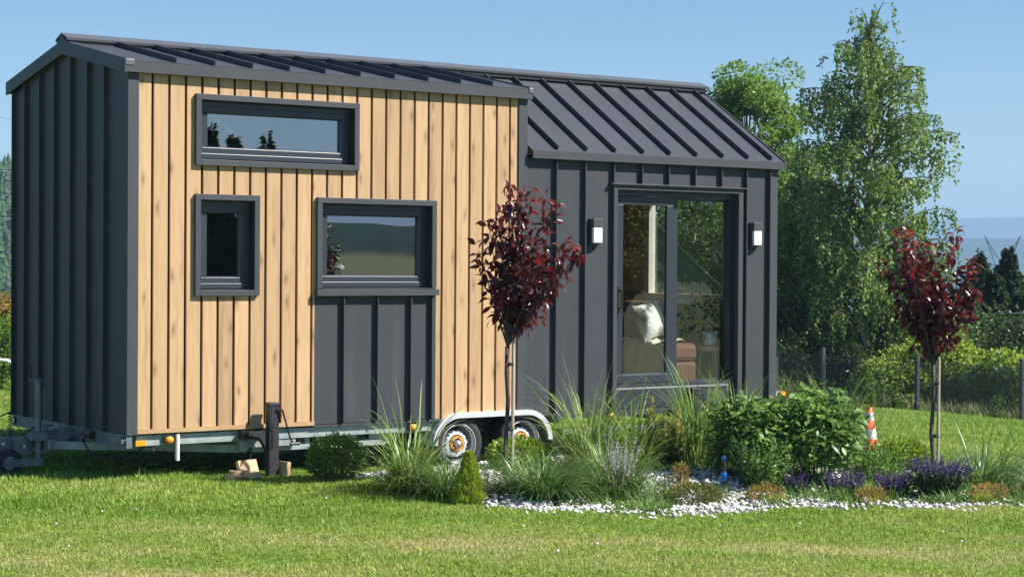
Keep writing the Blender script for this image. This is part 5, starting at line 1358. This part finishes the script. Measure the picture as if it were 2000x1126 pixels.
for (px_, top, d, rr, sd, mt, lb) in ((1735, 690, 47.5, .55, 31, 'shrubl', 'yellow green hazel bush behind the fence, nearest the tall birch'), (1800, 640, 48, .75, 32, 'shrubl', 'yellow green hazel bush directly behind the right plum stem'), (1868, 640, 48.5, .8, 33, 'shrubl', 'tall yellow green hazel bush right of the right plum'), (1945, 680, 47.5, .8, 34, 'shrubl', 'hazel bush by the third fence post, half shaded'), (2015, 660, 47, .9, 35, 'shrubl', 'hazel bush at the right edge behind the fence'),
        (1640, 660, 49, .9, 36, 'darkleaf', 'dark undergrowth bush at the foot of the tall birch'), (1545, 640, 49, .9, 37, 'darkleaf', 'dark bush beside the right corner of the house'), (1700, 650, 51, 1.0, 38, 'darkleaf', 'dark bush between the two larger birches'), (1480, 560, 50, 1.2, 39, 'darkleaf', 'dark bush glimpsed through the glass door'), (1910, 600, 58, 1.6, 40, 'darkleaf', 'broad dark bush below the conifers'), (2010, 600, 58, 1.6, 41, 'darkleaf', 'broad dark bush at the right edge below the conifers')):
    x, y = at(px_, d); h = zat(px_, top, d)-ground(x, y)
    clump_tree('hazel_bush' if mt == 'shrubl' else 'dark_bush', x, y, h, rr, h*.45, lb, mt, 26, 300, .11 if mt == 'shrubl' else .12, sd, .5, .03, 'bush', .45 if d < 55 else .8)
for (px_, top, d, r0, sd, lb) in ((1912, 496, 66, 2.6, 51, 'dark conifer with a blunt top right of the right plum'), (1940, 530, 62, 2.4, 54, 'shorter dark conifer between the two taller ones'), (1885, 560, 60, 2.2, 55, 'low dark conifer just right of the right plum crown'), (1995, 570, 61, 2.4, 56, 'low dark conifer at the right edge of the view'), (1969, 482, 70, 2.6, 52, 'darkest conifer, its pointed top below the pylon arms'), (2035, 535, 66, 2.6, 53, 'conifer cut by the right edge of the view')):
    x, y = at(px_, d); h = zat(px_, top, d)-ground(x, y); conifer(x, y, h, r0, lb, sd)
for i, (px_, top, d) in enumerate(((1588, 742, 45), (1700, 760, 45), (1752, 765, 45), (1955, 778, 43.5))):
    x, y = at(px_, d); h = zat(px_, top, d)-ground(x, y)
    conifer(x, y, h, .16, ['young thuja left of the first fence post', 'young thuja between the first and second fence posts', 'young thuja just left of the second fence post', 'young thuja left of the third fence post'][i], 60+i, 700, 'young_thuja', 'azalea', .06, 'thuja')
# dry weeds along the fence
P = []; parts = []
for px_ in np.linspace(1515, 2010, 46):
    d = 45.6-2.5*max(0, (px_-1793)/205); x, y = at(px_+rnd.uniform(-5, 5), d+rnd.uniform(-.3, .5)); V, Fc = grass_blades(26, .25, .2, rnd.uniform(.35, .6) if px_ > 1570 else .9, .0, .6, .1, .9, .02, 4); V = V+np.array([x, y, ground(x, y)]); parts.append((V, Fc))
V, Fc = join(parts); M['weeds'] = leafmat('dry_weeds', (.12, .16, .05), (.22, .22, .10), (.12, .2, .05), .3); tag(np_mesh('dry_weeds', V, Fc, M['weeds']), 'dry grass and weeds along the fence', kind='stuff')

# fence
fp = [at(1425, 49), at(1517, 47.3), at(1609, 46), at(1793, 45.6), at(1998, 43), at(2200, 41)]
FN = empty('fence', (*fp[2], ground(*fp[2])), 'anthracite wire mesh fence at the end of the lawn', 'fence'); ROOTS['fence'] = tuple(FN.location)
M['fencem'] = simple('anthracite_fence_steel', (.055, .065, .075), .45, 0, .1, 10)
for i, (x, y) in enumerate(fp):
    g0 = ground(x, y); MB().box(x-.04, x+.04, y-.04, y+.04, g0-.1, g0+1.35).box(x-.045, x+.045, y-.045, y+.045, g0+1.3505, g0+1.37).build('post', M['fencem'], FN)
    if i < len(fp)-1:
        x2, y2 = fp[i+1]; m_ = MB(); n = int(math.hypot(x2-x, y2-y)/.06)
        for k_ in range(1, n):
            f = k_/n; a, b_ = x+(x2-x)*f, y+(y2-y)*f; q = ground(a, b_); m_.box(a-.002, a+.002, b_-.002, b_+.002, q+.02, q+1.2)
        for hz in (.05, .3, .62, .94, 1.18): m_.tube([(x, y, ground(x, y)+hz), (x2, y2, ground(x2, y2)+hz)], .006, 4)
        m_.build('mesh_panel', M['fencem'], FN)

# green tinted board lean-to seen through the glass and past the right corner
M['greenw'] = wood_board('green_tinted_boards', (.09, .125, .08), (.06, .095, .06), (.04, .05, .035), 'x', False)  # green cast from door glass and plants is put into the board colour
x, y = at(1400, 27); gz = ground(x, y)
PH = empty('playhouse', (x, y, gz), 'green tinted board playhouse with a steep roof behind the house', 'playhouse'); ang = -YAW; PH.rotation_euler = (0, 0, ang)
# local x = right as seen, local y = away; roof falls to the right
dpx = 27/F; zf = lambda py: CAM.z+27*(517-py)/F-gz; xf = lambda px_: (px_-1400)*dpx
sl_ = (680-483)/(1530-1323)
def board_on(px0, off, wd, yd):
    """board parallel to the slope, off = distance below the top edge in metres"""
    a = Vector((xf(px0), 0, zf(483+(px0-1323)*sl_))); d = Vector((1, 0, -sl_)).normalized(); nn = Vector((-d.z*-1, 0, 0))
    nn = Vector((-sl_, 0, -1)).normalized()
    p0 = a+nn*off; e1 = p0+d*(math.hypot(1, sl_)*(1531-px0)*dpx); q0 = p0+nn*wd; q1 = e1+nn*wd
    return p0, e1, q1, q0
for k_ in range(6):
    p0, e1, q1, q0 = board_on(1262+0*k_, .135*k_+.004, .127, 0)
    def zcap(v): return Vector((v.x, v.y, max(v.z, .02)))
    m_ = MB().prism([(p_.x, p_.z) for p_ in map(zcap, (p0, e1, q1, q0))], 'y', -.02+.01*(k_ % 2), .02); m_.build('board', M['greenw'], PH)
p0, e1, q1, q0 = board_on(1262, -.03, .03, 0); MB().prism([(p_.x, p_.z) for p_ in (p0, e1, q1, q0)], 'y', -.05, 1.4).build('roof', M['greenw'], PH)
p0, e1, q1, q0 = board_on(1262, -.034, .004, 0); MB().prism([(p_.x, p_.z) for p_ in (p0, e1, q1, q0)], 'y', -.06, -.051).build('roof_edge', M['stake'], PH)
for px_ in (1275, 1500): MB().box(xf(px_)-.04, xf(px_)+.04, .03, .10, 0, zf(483+(px_-1323)*sl_)-.15).build('post', M['stake'], PH)

# left side: hedge, shrub, hose arch, wires
x, y = at(-10, 32)
clump_tree('red_hedge', x, y, 1.65, 1.3, .7, 'reddish hedge at the left edge behind the lawn', 'rust', 30, 420, .07, 71, .6, .04, 'hedge', .4)
x, y = at(12, 30)
clump_tree('green_bush', x, y, 1.15, .8, .5, 'leafy green bush below the reddish hedge', 'maple', 24, 360, .06, 72, .5, .03, 'bush', .35)
conifer(*at(4, 28), .85, .55, 'pale juniper bush in front of the hedge at the left edge', 73, 2600, 'juniper_bush', 'azalea', .07, 'juniper')
a = at(-30, 27); b_ = at(60, 27)
o = MB().tube([(a[0], a[1], -.36), (a[0]+.1, a[1], 0.02), ((a[0]+b_[0])/2, (a[1]+b_[1])/2, .0), (b_[0], b_[1], -.2), (b_[0]+.1, b_[1], -.42)], .028, 8).build('garden_hose', M['white'], smooth=True); tag(o, 'white hose arching over the lawn behind the left end of the house', 'hose')
for py, lb in ((240, 'topmost power cable against the sky at the left edge'), (340, 'second power cable from the top at the left edge'), (391, 'third power cable from the top at the left edge'), (428, 'lowest power cable at the left edge')):
    p0 = at(-60, 90); p1 = at(300, 100); o = MB().tube([(*p0, zat(-60, py-10, 90)), (*p1, zat(300, py+44, 100))], .011, 5).build('power_cable', M['galv_dark']); tag(o, lb, 'power cable', 'power cables left of the house')
for py, lb in ((611, 'brighter power cable crossing the dark conifers'), (633, 'fainter power cable below the bright one by the conifers')):
    p0 = at(1760, 62); p1 = at(2080, 60); o = MB().tube([(*p0, zat(1760, py+4, 62)), (*p1, zat(2080, py-6, 60))], .018 if py < 620 else .010, 5).build('power_cable', M['galv']); tag(o, lb, 'power cable')
# pylon
x, y = at(1957, 300); PY = empty('pylon', (x, y, ground(x, y)), 'lattice pylon arms rising above the conifers', 'pylon'); PY.rotation_euler = (0, 0, -YAW-.25)
zb = zat(1957, 512, 300)-ground(x, y); zt_ = zat(1957, 461, 300)-ground(x, y); m_ = MB()
for s in (-1, 1):
    tip = Vector((s*2.7, 0, zt_)); roots = [Vector((s*.2, -.5, zb)), Vector((s*.2, .5, zb)), Vector((s*1.1, -.3, zb-.3)), Vector((s*1.1, .3, zb-.3))]
    for r_ in roots: m_.tube([r_, tip], .06, 4)
    for q in (.2, .4, .6, .8):
        c_ = [r_+(tip-r_)*q for r_ in roots]; c2 = [r_+(tip-r_)*(q+.2) for r_ in roots]
        m_.tube([c_[0], c2[2]], .04, 3); m_.tube([c_[2], c2[0]], .04, 3); m_.tube([c_[1], c2[3]], .04, 3)
m_.build('arms', M['galv_dark'], PY)
m_ = MB()
for a in (-1, 1):
    for b_ in (-1, 1): m_.tube([(a*2, b_*2, 0), (a*.4, b_*.4, zb)], .09, 4)
for k_ in range(6):
    z0, z1 = zb*k_/6, zb*(k_+1)/6; w0, w1 = 2-1.6*k_/6, 2-1.6*(k_+1)/6
    for b_ in (-1, 1): m_.tube([(-w0, b_*w0, z0), (w1, b_*w1, z1)], .05, 3); m_.tube([(w0, b_*w0, z0), (-w1, b_*w1, z1)], .05, 3)
m_.build('tower', M['galv_dark'], PY)

# ------------------------------------------------------------------ the garden side the windows mirror
x, y = 24.5, -24.5
clump_tree('ash_tree', x, y, 8.5, 2.6, 3.2, 'green tree across the garden, mirrored in the glass door', 'maple', 60, 320, .15, 81, .58, .14, 'tree', .7)
clump_tree('ash_tree', 30.5, -26.5, 9.5, 2.8, 3.6, 'second green tree across the garden, mirrored in the fixed pane', 'maple', 60, 320, .15, 82, .58, .14, 'tree', .7)
for i, (px_, top, r0, lb) in enumerate(((418, 246, 1.0, 'tallest conifer across the garden, mirrored in the loft window'), (462, 262, 1.5, 'second conifer across the garden, mirrored in the loft window'), (525, 270, 1.6, 'third conifer across the garden, mirrored in the loft window'), (600, 330, 1.5, 'low conifer across the garden, mirrored at the left of the square window'))):
    a = YAW+math.atan((px_-1000)/F); x, y = CAM.x+60*math.sin(a), -CAM.y-60*math.cos(a); h = zat(px_, top, 60)-ground(x, y)
    conifer(x, y, h, r0*1.5, lb, 83+i, 14000, mat='darkleaf')
# ------------------------------------------------------------------ air
mh = bpy.data.materials.new('air_haze'); mh.use_nodes = True; t = mh.node_tree; t.nodes.clear()
o_ = t.nodes.new('ShaderNodeOutputMaterial'); pv = t.nodes.new('ShaderNodeVolumePrincipled'); pv.inputs['Color'].default_value = (.48, .72, 1.0, 1)
pv.inputs['Density'].default_value = 3.0e-4; pv.inputs['Anisotropy'].default_value = 0; L(t, pv.outputs[0], o_.inputs['Volume'])
hz = MB().box(-7500, 7500, -7500, 7500, -70, 215).build('haze', mh); tag(hz, 'thin summer haze over the valley', kind='stuff')
